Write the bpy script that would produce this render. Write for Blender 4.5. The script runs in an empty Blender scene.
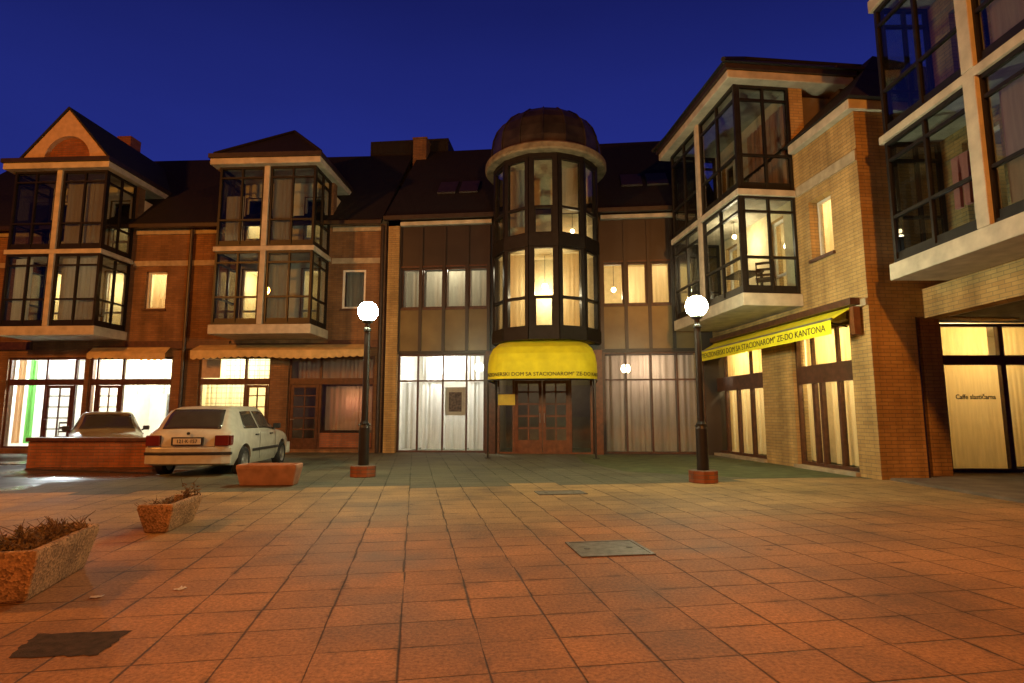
import bpy, bmesh, math, random
from mathutils import Matrix, Vector
R = math.radians
random.seed(7)
S = bpy.context.scene
COL = S.collection

# ------------------------------------------------------------------ camera, sky, lights, exposure
cam = bpy.data.cameras.new("camera")
cam.sensor_width = 36.0
cam.lens = 580.0 / 1024.0 * 36.0
cam.clip_start = 0.05
cam.clip_end = 2000
camo = bpy.data.objects.new("camera", cam)
COL.objects.link(camo)
camo.location = (0, 0, 1.2)
camo.rotation_euler = (R(90 + 7.2), 0, 0)
S.camera = camo

S.view_settings.view_transform = 'Standard'
S.view_settings.look = 'None'
S.view_settings.exposure = 0.0
S.view_settings.gamma = 1.0
S.view_settings.use_curve_mapping = False
S.render.engine = 'CYCLES'
S.cycles.use_denoising = True
S.cycles.max_bounces = 8
S.cycles.diffuse_bounces = 4
S.cycles.glossy_bounces = 3
S.cycles.transmission_bounces = 4
S.cycles.transparent_max_bounces = 24
S.cycles.sample_clamp_indirect = 4.0
S.cycles.caustics_reflective = False
S.cycles.caustics_refractive = False

W = bpy.data.worlds.new("World")
S.world = W
W.use_nodes = True
wn, wl = W.node_tree.nodes, W.node_tree.links
wn.clear()
wout = wn.new('ShaderNodeOutputWorld')
wbg = wn.new('ShaderNodeBackground')
wtc = wn.new('ShaderNodeTexCoord')
wsep = wn.new('ShaderNodeSeparateXYZ')
wr = wn.new('ShaderNodeValToRGB')
wl.new(wtc.outputs['Generated'], wsep.inputs[0])
wl.new(wsep.outputs['Z'], wr.inputs[0])
wmap = wn.new('ShaderNodeMapRange')
wmap.inputs[1].default_value = -0.2; wmap.inputs[2].default_value = 0.92; wmap.inputs[3].default_value = 0.22; wmap.inputs[4].default_value = 1.06
wl.new(wsep.outputs['Y'], wmap.inputs[0])
wnz = wn.new('ShaderNodeTexNoise'); wnz.inputs['Scale'].default_value = 2.2; wnz.inputs['Detail'].default_value = 5
wmp = wn.new('ShaderNodeMapping'); wmp.inputs['Scale'].default_value = (1, 1, 3.5)
wl.new(wtc.outputs['Generated'], wmp.inputs[0]); wl.new(wmp.outputs[0], wnz.inputs['Vector'])
wcl = wn.new('ShaderNodeMapRange'); wcl.inputs[1].default_value = .3; wcl.inputs[2].default_value = .7; wcl.inputs[3].default_value = .94; wcl.inputs[4].default_value = 1.06
wl.new(wnz.outputs['Fac'], wcl.inputs[0])
wml = wn.new('ShaderNodeMath'); wml.operation = 'MULTIPLY'
wl.new(wmap.outputs[0], wml.inputs[0]); wl.new(wcl.outputs[0], wml.inputs[1])
wsc = wn.new('ShaderNodeVectorMath'); wsc.operation = 'SCALE'
wl.new(wr.outputs[0], wsc.inputs[0]); wl.new(wml.outputs[0], wsc.inputs['Scale'])
wl.new(wsc.outputs[0], wbg.inputs[0])
wl.new(wbg.outputs[0], wout.inputs[0])
e = wr.color_ramp.elements
e[0].position = 0.0; e[0].color = (0.020, 0.032, 0.24, 1)
e[1].position = 0.85; e[1].color = (0.004, 0.006, 0.06, 1)
k = wr.color_ramp.elements.new(0.42); k.color = (0.0150, 0.0235, 0.205, 1)
k = wr.color_ramp.elements.new(0.60); k.color = (0.0085, 0.0125, 0.115, 1)
wbg.inputs[1].default_value = 1.0

def lamp_light(name, loc, power, color, radius=0.15):
    l = bpy.data.lights.new(name, 'POINT')
    l.energy = power
    l.color = color
    l.shadow_soft_size = radius
    o = bpy.data.objects.new(name, l)
    COL.objects.link(o)
    o.location = loc
    return o

SODIUM = (1.0, 0.32, 0.035)
WARM = (1.0, 0.80, 0.50)
COOL = (0.93, 1.0, 0.86)
# the two sodium street lamps of the square that stand behind and to the left of the photographer
lamp_light("sodium_street_light", (-15.0, 4.5, 8.0), 4500, SODIUM, 0.25)
lamp_light("sodium_street_light", (4.5, -4.5, 8.5), 4300, SODIUM, 0.25)

# ------------------------------------------------------------------ materials
def mat(name):
    m = bpy.data.materials.new(name)
    m.use_nodes = True
    n = m.node_tree.nodes
    return m, n, m.node_tree.links, n['Principled BSDF']

def plain(name, col, rough=0.6, metal=0.0, var=0.18, scale=6.0, bump=0.0, spec=0.5, coat=0.0):
    m, n, l, b = mat(name)
    tc = n.new('ShaderNodeTexCoord')
    nz = n.new('ShaderNodeTexNoise'); nz.inputs['Scale'].default_value = scale; nz.inputs['Detail'].default_value = 6
    l.new(tc.outputs['Object'], nz.inputs['Vector'])
    rp = n.new('ShaderNodeMapRange'); rp.inputs[1].default_value = 0.3; rp.inputs[2].default_value = 0.7
    rp.inputs[3].default_value = 1 - var; rp.inputs[4].default_value = 1 + var
    l.new(nz.outputs['Fac'], rp.inputs[0])
    mx = n.new('ShaderNodeVectorMath'); mx.operation = 'SCALE'
    mx.inputs[0].default_value = col[:3]
    l.new(rp.outputs[0], mx.inputs['Scale'])
    l.new(mx.outputs[0], b.inputs['Base Color'])
    b.inputs['Roughness'].default_value = rough
    b.inputs['Metallic'].default_value = metal
    b.inputs['Specular IOR Level'].default_value = spec
    if coat: b.inputs['Coat Weight'].default_value = coat; b.inputs['Coat Roughness'].default_value = 0.08
    if bump:
        bp = n.new('ShaderNodeBump'); bp.inputs['Strength'].default_value = bump; bp.inputs['Distance'].default_value = 0.01
        nf = n.new('ShaderNodeTexNoise'); nf.inputs['Scale'].default_value = scale * 9; nf.inputs['Detail'].default_value = 4
        l.new(tc.outputs['Object'], nf.inputs['Vector'])
        l.new(nf.outputs['Fac'], bp.inputs['Height'])
        l.new(bp.outputs[0], b.inputs['Normal'])
    return m

def brick(name, c1, c2, mortar, bw=0.25, bh=0.072):
    m, n, l, b = mat(name)
    tc = n.new('ShaderNodeTexCoord')
    sp = n.new('ShaderNodeSeparateXYZ'); l.new(tc.outputs['Object'], sp.inputs[0])
    ad = n.new('ShaderNodeMath'); ad.operation = 'ADD'
    l.new(sp.outputs[0], ad.inputs[0]); l.new(sp.outputs[1], ad.inputs[1])
    cb = n.new('ShaderNodeCombineXYZ'); l.new(ad.outputs[0], cb.inputs[0]); l.new(sp.outputs[2], cb.inputs[1])
    br = n.new('ShaderNodeTexBrick')
    br.inputs['Scale'].default_value = 1.0
    br.inputs['Brick Width'].default_value = bw; br.inputs['Row Height'].default_value = bh
    br.inputs['Mortar Size'].default_value = 0.007; br.inputs['Mortar Smooth'].default_value = 0.3
    br.inputs['Color1'].default_value = (*c1, 1); br.inputs['Color2'].default_value = (*c2, 1)
    br.inputs['Mortar'].default_value = (*mortar, 1)
    l.new(cb.outputs[0], br.inputs['Vector'])
    nz = n.new('ShaderNodeTexNoise'); nz.inputs['Scale'].default_value = 1.3; nz.inputs['Detail'].default_value = 8
    l.new(tc.outputs['Object'], nz.inputs['Vector'])
    mr = n.new('ShaderNodeMapRange'); mr.inputs[1].default_value = 0.3; mr.inputs[2].default_value = 0.7
    mr.inputs[3].default_value = 0.72; mr.inputs[4].default_value = 1.15
    l.new(nz.outputs['Fac'], mr.inputs[0])
    m2 = n.new('ShaderNodeMapping'); m2.inputs['Scale'].default_value = (2.6, 2.6, .22); l.new(tc.outputs['Object'], m2.inputs[0])
    n2 = n.new('ShaderNodeTexNoise'); n2.inputs['Scale'].default_value = 1.0; n2.inputs['Detail'].default_value = 7; l.new(m2.outputs[0], n2.inputs['Vector'])
    r2 = n.new('ShaderNodeMapRange'); r2.inputs[1].default_value = .32; r2.inputs[2].default_value = .6; r2.inputs[3].default_value = .66; r2.inputs[4].default_value = 1.08
    l.new(n2.outputs['Fac'], r2.inputs[0])
    pm_ = n.new('ShaderNodeMath'); pm_.operation = 'MULTIPLY'; l.new(mr.outputs[0], pm_.inputs[0]); l.new(r2.outputs[0], pm_.inputs[1])
    sc = n.new('ShaderNodeVectorMath'); sc.operation = 'SCALE'
    l.new(br.outputs['Color'], sc.inputs[0]); l.new(pm_.outputs[0], sc.inputs['Scale'])
    l.new(sc.outputs[0], b.inputs['Base Color'])
    bp = n.new('ShaderNodeBump'); bp.inputs['Strength'].default_value = 0.7; bp.inputs['Distance'].default_value = 0.012
    bp.invert = True
    l.new(br.outputs['Fac'], bp.inputs['Height']); l.new(bp.outputs[0], b.inputs['Normal'])
    b.inputs['Roughness'].default_value = 0.85
    return m

def glass(name, tint=(0.9, 0.93, 0.92), ior=1.5, rough=0.0):
    m, n, l, b = mat(name)
    n.remove(b)
    out = n['Material Output']
    tr = n.new('ShaderNodeBsdfTransparent'); tr.inputs[0].default_value = (*tint, 1)
    gl = n.new('ShaderNodeBsdfGlossy'); gl.inputs['Roughness'].default_value = rough
    gl.inputs['Color'].default_value = (0.95, 0.97, 1, 1)
    # reflectance by viewing angle (Schlick), the same from both sides of the pane
    ge = n.new('ShaderNodeNewGeometry'); dt = n.new('ShaderNodeVectorMath'); dt.operation = 'DOT_PRODUCT'
    l.new(ge.outputs['Incoming'], dt.inputs[0]); l.new(ge.outputs['Normal'], dt.inputs[1])
    ab = n.new('ShaderNodeMath'); ab.operation = 'ABSOLUTE'; l.new(dt.outputs['Value'], ab.inputs[0])
    iv = n.new('ShaderNodeMath'); iv.operation = 'SUBTRACT'; iv.inputs[0].default_value = 1.0; l.new(ab.outputs[0], iv.inputs[1])
    pw = n.new('ShaderNodeMath'); pw.operation = 'POWER'; pw.inputs[1].default_value = 5.0; l.new(iv.outputs[0], pw.inputs[0])
    f0 = ((ior - 1) / (ior + 1)) ** 2
    fr = n.new('ShaderNodeMath'); fr.operation = 'MULTIPLY_ADD'; fr.inputs[1].default_value = 1 - f0; fr.inputs[2].default_value = f0
    l.new(pw.outputs[0], fr.inputs[0])
    mx = n.new('ShaderNodeMixShader')
    l.new(fr.outputs[0], mx.inputs[0]); l.new(tr.outputs[0], mx.inputs[1]); l.new(gl.outputs[0], mx.inputs[2])
    l.new(mx.outputs[0], out.inputs['Surface'])
    return m

def cloth(name, col, trans=0.5, stripe=0.0, lace=False):
    m, n, l, b = mat(name)
    n.remove(b)
    out = n['Material Output']
    tc = n.new('ShaderNodeTexCoord')
    nz = n.new('ShaderNodeTexNoise'); nz.inputs['Scale'].default_value = 3.0; nz.inputs['Detail'].default_value = 5
    mp = n.new('ShaderNodeMapping'); mp.inputs['Scale'].default_value = (6, 6, 0.6)
    l.new(tc.outputs['Object'], mp.inputs[0]); l.new(mp.outputs[0], nz.inputs['Vector'])
    mr = n.new('ShaderNodeMapRange'); mr.inputs[1].default_value = 0.3; mr.inputs[2].default_value = 0.7
    mr.inputs[3].default_value = 0.86; mr.inputs[4].default_value = 1.06
    l.new(nz.outputs['Fac'], mr.inputs[0])
    sc = n.new('ShaderNodeVectorMath'); sc.operation = 'SCALE'; sc.inputs[0].default_value = col
    l.new(mr.outputs[0], sc.inputs['Scale'])
    df = n.new('ShaderNodeBsdfDiffuse'); tl = n.new('ShaderNodeBsdfTranslucent')
    l.new(sc.outputs[0], df.inputs[0]); l.new(sc.outputs[0], tl.inputs[0])
    mx = n.new('ShaderNodeMixShader'); mx.inputs[0].default_value = trans
    l.new(df.outputs[0], mx.inputs[1]); l.new(tl.outputs[0], mx.inputs[2])
    last = mx
    if lace:
        sp = n.new('ShaderNodeSeparateXYZ'); l.new(tc.outputs['Object'], sp.inputs[0])
        cb = n.new('ShaderNodeCombineXYZ'); l.new(sp.outputs[0], cb.inputs[0]); l.new(sp.outputs[2], cb.inputs[1])
        br = n.new('ShaderNodeTexBrick'); br.offset = 0.0
        br.inputs['Scale'].default_value = 1; br.inputs['Brick Width'].default_value = 0.17; br.inputs['Row Height'].default_value = 0.17
        br.inputs['Mortar Size'].default_value = 0.012
        l.new(cb.outputs[0], br.inputs['Vector'])
        m2 = n.new('ShaderNodeVectorMath'); m2.operation = 'SCALE'
        mm = n.new('ShaderNodeMapRange'); mm.inputs[3].default_value = 1.0; mm.inputs[4].default_value = 0.45
        l.new(br.outputs['Fac'], mm.inputs[0]); l.new(mm.outputs[0], m2.inputs['Scale']); l.new(sc.outputs[0], m2.inputs[0])
        l.new(m2.outputs[0], df.inputs[0]); l.new(m2.outputs[0], tl.inputs[0])
    l.new(last.outputs[0], out.inputs['Surface'])
    return m

def emit(name, col, s):
    m, n, l, b = mat(name)
    b.inputs['Base Color'].default_value = (0.8, 0.8, 0.8, 1)
    b.inputs['Emission Color'].default_value = (*col, 1)
    b.inputs['Emission Strength'].default_value = s
    return m

def rooftile(name):
    m, n, l, b = mat(name)
    tc = n.new('ShaderNodeTexCoord')
    wv = n.new('ShaderNodeTexBrick')
    sp = n.new('ShaderNodeSeparateXYZ'); l.new(tc.outputs['Object'], sp.inputs[0])
    ad = n.new('ShaderNodeMath'); ad.operation = 'ADD'
    l.new(sp.outputs[1], ad.inputs[0]); l.new(sp.outputs[2], ad.inputs[1])
    cb = n.new('ShaderNodeCombineXYZ'); l.new(sp.outputs[0], cb.inputs[0]); l.new(ad.outputs[0], cb.inputs[1])
    wv.inputs['Scale'].default_value = 1; wv.inputs['Brick Width'].default_value = 0.22; wv.inputs['Row Height'].default_value = 0.42
    wv.inputs['Mortar Size'].default_value = 0.015
    wv.inputs['Color1'].default_value = (0.013, 0.010, 0.009, 1); wv.inputs['Color2'].default_value = (0.009, 0.008, 0.007, 1)
    wv.inputs['Mortar'].default_value = (0.008, 0.006, 0.005, 1)
    l.new(cb.outputs[0], wv.inputs['Vector']); l.new(wv.outputs['Color'], b.inputs['Base Color'])
    bp = n.new('ShaderNodeBump'); bp.inputs['Distance'].default_value = 0.03; bp.invert = True
    l.new(wv.outputs['Fac'], bp.inputs['Height']); l.new(bp.outputs[0], b.inputs['Normal'])
    b.inputs['Roughness'].default_value = 0.8
    return m

def paving(name):
    """square tiles in a grid turned 9 degrees; three base colours by row, greyer and darker in the far rows, random shade per tile, worn joints, stains"""
    m, n, l, b = mat(name)
    def M(op, a, b_=None, c=None):
        x = n.new('ShaderNodeMath'); x.operation = op
        for i, v in enumerate((a, b_, c)):
            if v is None: continue
            if isinstance(v, (int, float)): x.inputs[i].default_value = v
            else: l.new(v, x.inputs[i])
        return x.outputs[0]
    tc = n.new('ShaderNodeTexCoord')
    mp = n.new('ShaderNodeMapping'); mp.vector_type = 'POINT'
    mp.inputs['Rotation'].default_value = (0, 0, R(-9.5))
    l.new(tc.outputs['Object'], mp.inputs[0])
    sp = n.new('ShaderNodeSeparateXYZ'); l.new(mp.outputs[0], sp.inputs[0])
    TX, TY = 0.425, 0.372
    # slight waviness of the joints
    wob = n.new('ShaderNodeTexNoise'); wob.inputs['Scale'].default_value = 2.2; wob.inputs['Detail'].default_value = 3
    l.new(mp.outputs[0], wob.inputs['Vector'])
    wb = M('MULTIPLY', M('SUBTRACT', wob.outputs['Fac'], 0.5), 0.02)
    v = M('ADD', M('DIVIDE', sp.outputs[1], TY), M('ADD', wb, 0.31))
    row = M('FLOOR', v)
    rn = n.new('ShaderNodeTexWhiteNoise'); rn.noise_dimensions = '1D'; l.new(row, rn.inputs['W'])
    shift = M('MULTIPLY', M('SUBTRACT', rn.outputs['Value'], 0.5), 0.028)
    u = M('ADD', M('DIVIDE', sp.outputs[0], TX), M('ADD', shift, wb))
    u = M('ADD', u, 0.12)
    colm = M('FLOOR', u)
    fu = M('FRACT', u); fv = M('FRACT', v)
    du = M('MULTIPLY', M('MINIMUM', fu, M('SUBTRACT', 1.0, fu)), TX)
    dv = M('MULTIPLY', M('MINIMUM', fv, M('SUBTRACT', 1.0, fv)), TY)
    jn = n.new('ShaderNodeTexNoise'); jn.inputs['Scale'].default_value = 1.7; jn.inputs['Detail'].default_value = 5
    l.new(tc.outputs['Object'], jn.inputs['Vector'])
    jw = M('MULTIPLY', M('MAXIMUM', M('SUBTRACT', jn.outputs['Fac'], 0.30), 0.04), 0.030)
    ju = M('SUBTRACT', 1.0, M('SMOOTH_MIN', M('DIVIDE', du, M('MULTIPLY', jw, 1.35)), 1.0, 0.2))
    jv = M('SUBTRACT', 1.0, M('SMOOTH_MIN', M('DIVIDE', dv, jw), 1.0, 0.2))
    joint = M('MAXIMUM', M('MAXIMUM', ju, jv), 0.0)
    cell = n.new('ShaderNodeCombineXYZ'); l.new(colm, cell.inputs[0]); l.new(row, cell.inputs[1])
    wn_ = n.new('ShaderNodeTexWhiteNoise'); wn_.noise_dimensions = '2D'; l.new(cell.outputs[0], wn_.inputs['Vector'])
    # zone by tile row
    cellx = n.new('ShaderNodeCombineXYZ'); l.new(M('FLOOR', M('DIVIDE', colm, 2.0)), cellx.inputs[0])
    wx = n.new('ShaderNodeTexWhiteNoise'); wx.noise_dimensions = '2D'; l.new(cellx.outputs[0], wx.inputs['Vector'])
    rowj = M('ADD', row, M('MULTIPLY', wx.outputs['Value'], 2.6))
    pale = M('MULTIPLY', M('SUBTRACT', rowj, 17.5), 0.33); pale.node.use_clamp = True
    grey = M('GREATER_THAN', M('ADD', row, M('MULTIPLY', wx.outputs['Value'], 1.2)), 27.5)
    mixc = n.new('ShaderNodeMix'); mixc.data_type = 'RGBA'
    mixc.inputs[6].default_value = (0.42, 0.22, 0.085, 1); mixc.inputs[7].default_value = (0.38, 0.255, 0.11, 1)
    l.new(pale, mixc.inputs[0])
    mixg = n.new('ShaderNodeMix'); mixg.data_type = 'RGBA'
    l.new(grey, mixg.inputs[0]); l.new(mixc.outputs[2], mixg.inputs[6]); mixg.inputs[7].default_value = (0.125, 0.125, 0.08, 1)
    grain = n.new('ShaderNodeTexNoise'); grain.inputs['Scale'].default_value = 42; grain.inputs['Detail'].default_value = 6; grain.inputs['Roughness'].default_value = 0.75
    l.new(tc.outputs['Object'], grain.inputs['Vector'])
    gr2 = n.new('ShaderNodeMapRange'); gr2.inputs[1].default_value = .36; gr2.inputs[2].default_value = .64; gr2.inputs[3].default_value = .58; gr2.inputs[4].default_value = 1.30
    l.new(grain.outputs['Fac'], gr2.inputs[0])
    stain = n.new('ShaderNodeTexNoise'); stain.inputs['Scale'].default_value = 0.9; stain.inputs['Detail'].default_value = 9; stain.inputs['Roughness'].default_value = 0.62
    l.new(tc.outputs['Object'], stain.inputs['Vector'])
    f = M('MULTIPLY', M('ADD', 0.88, M('MULTIPLY', wn_.outputs['Value'], 0.20)), gr2.outputs[0])
    st = n.new('ShaderNodeMapRange'); st.inputs[1].default_value = 0.30; st.inputs[2].default_value = 0.60; st.inputs[3].default_value = 0.46; st.inputs[4].default_value = 1.14
    l.new(stain.outputs['Fac'], st.inputs[0])
    f = M('MULTIPLY', f, st.outputs[0])
    sp2 = n.new('ShaderNodeTexVoronoi'); sp2.inputs['Scale'].default_value = 1.15; sp2.inputs['Randomness'].default_value = 1
    l.new(tc.outputs['Object'], sp2.inputs['Vector'])
    gum = n.new('ShaderNodeMapRange'); gum.inputs[1].default_value = 0.025; gum.inputs[2].default_value = 0.055; gum.inputs[3].default_value = 0.42; gum.inputs[4].default_value = 1.0
    l.new(sp2.outputs['Distance'], gum.inputs[0])
    f = M('MULTIPLY', f, gum.outputs[0])
    near_j = M('SUBTRACT', 1.0, M('MINIMUM', M('DIVIDE', M('MINIMUM', du, dv), 0.045), 1.0))
    soot = n.new('ShaderNodeMapRange'); soot.inputs[1].default_value = .50; soot.inputs[2].default_value = .68; soot.inputs[3].default_value = 0.0; soot.inputs[4].default_value = .75
    sn = n.new('ShaderNodeTexNoise'); sn.inputs['Scale'].default_value = 3.1; sn.inputs['Detail'].default_value = 8; sn.inputs['Roughness'].default_value = .7
    l.new(tc.outputs['Object'], sn.inputs['Vector']); l.new(sn.outputs['Fac'], soot.inputs[0])
    f = M('MULTIPLY', f, M('SUBTRACT', 1.0, M('MULTIPLY', near_j, soot.outputs[0])))
    f = M('MULTIPLY', f, M('SUBTRACT', 1.0, M('MULTIPLY', joint, 0.90)))
    sc = n.new('ShaderNodeVectorMath'); sc.operation = 'SCALE'
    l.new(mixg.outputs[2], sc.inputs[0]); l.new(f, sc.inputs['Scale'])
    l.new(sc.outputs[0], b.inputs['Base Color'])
    rr = M('ADD', 0.5, M('MULTIPLY', stain.outputs['Fac'], 0.45))
    l.new(rr, b.inputs['Roughness'])
    bp = n.new('ShaderNodeBump'); bp.inputs['Strength'].default_value = 0.8; bp.inputs['Distance'].default_value = 0.012
    h = M('SUBTRACT', M('ADD', M('MULTIPLY', grain.outputs['Fac'], 0.45), M('MULTIPLY', wn_.outputs['Value'], 0.12)), joint)
    l.new(h, bp.inputs['Height']); l.new(bp.outputs[0], b.inputs['Normal'])
    return m

def asphalt(name):
    m, n, l, b = mat(name)
    tc = n.new('ShaderNodeTexCoord')
    nz = n.new('ShaderNodeTexNoise'); nz.inputs['Scale'].default_value = 70; nz.inputs['Detail'].default_value = 5
    wt = n.new('ShaderNodeTexNoise'); wt.inputs['Scale'].default_value = 0.45; wt.inputs['Detail'].default_value = 6
    for x in (nz, wt): l.new(tc.outputs['Object'], x.inputs['Vector'])
    cr = n.new('ShaderNodeValToRGB')
    cr.color_ramp.elements[0].position = .3; cr.color_ramp.elements[0].color = (0.02, 0.02, 0.019, 1)
    cr.color_ramp.elements[1].position = .75; cr.color_ramp.elements[1].color = (0.075, 0.07, 0.062, 1)
    l.new(nz.outputs['Fac'], cr.inputs[0]); l.new(cr.outputs[0], b.inputs['Base Color'])
    mr = n.new('ShaderNodeMapRange'); mr.inputs[1].default_value = .45; mr.inputs[2].default_value = .6; mr.inputs[3].default_value = .22; mr.inputs[4].default_value = .75
    l.new(wt.outputs['Fac'], mr.inputs[0]); l.new(mr.outputs[0], b.inputs['Roughness'])
    bp = n.new('ShaderNodeBump'); bp.inputs['Strength'].default_value = .5; bp.inputs['Distance'].default_value = .006
    l.new(nz.outputs['Fac'], bp.inputs['Height']); l.new(bp.outputs[0], b.inputs['Normal'])
    return m

def terrazzo(name, c):
    m, n, l, b = mat(name)
    tc = n.new('ShaderNodeTexCoord')
    vo = n.new('ShaderNodeTexVoronoi'); vo.inputs['Scale'].default_value = 62
    l.new(tc.outputs['Object'], vo.inputs['Vector'])
    cr = n.new('ShaderNodeValToRGB')
    cr.color_ramp.elements[0].color = (c[0] * .45, c[1] * .45, c[2] * .45, 1)
    cr.color_ramp.elements[1].color = (c[0] * 1.3, c[1] * 1.3, c[2] * 1.3, 1)
    sp = n.new('ShaderNodeSeparateColor'); l.new(vo.outputs['Color'], sp.inputs[0])
    l.new(sp.outputs[0], cr.inputs[0])
    nz = n.new('ShaderNodeTexNoise'); nz.inputs['Scale'].default_value = 3; nz.inputs['Detail'].default_value = 7
    l.new(tc.outputs['Object'], nz.inputs['Vector'])
    mr = n.new('ShaderNodeMapRange'); mr.inputs[1].default_value = .3; mr.inputs[2].default_value = .7; mr.inputs[3].default_value = .6; mr.inputs[4].default_value = 1.15
    l.new(nz.outputs['Fac'], mr.inputs[0])
    sc = n.new('ShaderNodeVectorMath'); sc.operation = 'SCALE'
    l.new(cr.outputs[0], sc.inputs[0]); l.new(mr.outputs[0], sc.inputs['Scale']); l.new(sc.outputs[0], b.inputs['Base Color'])
    bp = n.new('ShaderNodeBump'); bp.inputs['Strength'].default_value = .6; bp.inputs['Distance'].default_value = .008
    l.new(vo.outputs['Distance'], bp.inputs['Height']); l.new(bp.outputs[0], b.inputs['Normal'])
    b.inputs['Roughness'].default_value = .9
    return m

M_ = dict(
    brick=brick('tan_brick', (.55, .36, .14), (.46, .285, .105), (.28, .21, .11)),
    brickleft=brick('orange_brick', (.29, .15, .065), (.22, .11, .05), (.15, .10, .06)),
    redbrick=brick('red_brick', (.36, .13, .06), (.27, .095, .05), (.16, .12, .09)),
    belt=plain('belt_concrete', (.40, .33, .23), .8, var=.2, bump=.3),
    white=plain('white_concrete', (.50, .45, .36), .75, var=.22, scale=3.5, bump=.3),
    frame=plain('dark_frame_paint', (.016, .013, .011), .42, var=.3, spec=.3),
    brown=plain('brown_wood', (.085, .034, .018), .42, var=.35, scale=9),
    wood=plain('door_wood', (.17, .062, .024), .4, var=.35, scale=8),
    panel=plain('brown_metal_panel', (.032, .021, .015), .42, var=.25, scale=1.5),
    span=plain('spandrel_panel', (.155, .115, .048), .35, var=.3, scale=1.2),
    whiteframe=plain('white_frame', (.72, .70, .64), .45, var=.1),
    roof=rooftile('roof_tiles'),
    dome=plain('dome_copper', (.055, .042, .030), .42, metal=.35, var=.5, scale=2.2, bump=.25),
    orange=plain('orange_render', (.50, .36, .26), .8, var=.15, bump=.2),
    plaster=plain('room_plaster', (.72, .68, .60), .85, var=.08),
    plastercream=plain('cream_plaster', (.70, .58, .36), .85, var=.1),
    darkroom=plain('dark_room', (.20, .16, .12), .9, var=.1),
    glass=glass('window_glass'),
    glassbay=glass('bay_glass', (.80, .84, .84), 1.55),
    black=plain('black_metal', (.018, .017, .016), .4, var=.3),
    yellow=plain('yellow_canvas', (.80, .74, .02), .75, var=.12, scale=3, bump=.15),
    beige=plain('beige_canvas', (.60, .42, .18), .8, var=.2, scale=4),
    ink=plain('black_lettering', (.008, .006, .004), .6, var=.1),
    soffit=plain('dark_soffit', (.07, .05, .035), .8, var=.3),
    paving=paving('plaza_tiles'), asphalt=asphalt('asphalt'),
    terrazzo=terrazzo('exposed_aggregate', (.48, .30, .15)),
    smoothplanter=plain('smooth_concrete', (.42, .22, .14), .8, var=.25, scale=5, bump=.3),
    arcade=plain('grey_floor_slabs', (.15, .125, .095), .7, var=.35, scale=2.5, bump=.3),
    turf=plain('worn_green_mat', (.085, .105, .045), .95, var=.35, scale=3, bump=.6),
    cornice=plain('weathered_cornice', (.24, .20, .13), .8, var=.4, scale=4, bump=.3),
    iron=plain('cast_iron', (.16, .155, .14), .5, metal=.3, var=.4, scale=12, bump=.4),
    globe=emit('lamp_globe', (.96, 1.0, .62), 265.0),
    bulb=emit('warm_bulb', (1.0, .70, .32), 28.0),
    tube=emit('white_tube', (.95, .98, 1.0), 22.0),
    red=plain('red_plastic', (.14, .016, .010), .25, var=.1),
    tyre=plain('tyre_rubber', (.018, .018, .018), .85, var=.2),
    rim=plain('grey_rim', (.32, .32, .32), .35, metal=.7, var=.15),
    carwhite=plain('white_car_paint', (.50, .49, .42), .32, var=.14, coat=.6),
    carbeige=plain('beige_car_paint', (.27, .23, .13), .3, var=.05, coat=.6),
    carblack=plain('black_car_trim', (.02, .02, .02), .5, var=.2),
    carglass=plain('car_glass', (.055, .050, .042), .10, var=.1, spec=.8),
    skyglass=plain('skylight_glass', (.75, .78, .8), .05, metal=1.0, var=.05),
    plate=plain('number_plate_white', (.62, .60, .55), .5, var=.08),
    twig=plain('dry_twigs', (.14, .085, .04), .9, var=.4),
    leaf=plain('dry_leaves', (.19, .12, .05), .8, var=.5, scale=20),
    soil=plain('soil', (.05, .032, .02), .95, var=.5, scale=20, bump=.8),
    pink=cloth('pink_fabric', (.62, .26, .25), .2),
    paper=plain('paper', (.7, .66, .6), .7, var=.1),
    art=plain('poster_picture', (.16, .11, .09), .5, var=.8, scale=14),
    signyellow=plain('yellow_sign', (.75, .52, .04), .5, var=.1),
    pipe=plain('brown_pipe', (.035, .022, .016), .45, var=.3),
    chair=plain('dark_chair', (.05, .032, .02), .5, var=.2),
)
C_ = dict(
    sheer=cloth('sheer_white', (.86, .84, .80), .6),
    warm=cloth('warm_blind', (.86, .68, .42), .6),
    pinkish=cloth('rose_curtain', (.62, .52, .43), .45),
    brown=cloth('brown_curtain', (.62, .40, .30), .3),
    green=cloth('green_curtain', (.22, .62, .16), .55),
    oran=cloth('orange_curtain', (.85, .55, .32), .55),
    lace=cloth('lace_curtain', (.88, .84, .62), .6, lace=True),
    grey=cloth('grey_curtain', (.66, .62, .52), .5),
    ochre=cloth('ochre_blind', (.84, .60, .27), .6),
)

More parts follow.
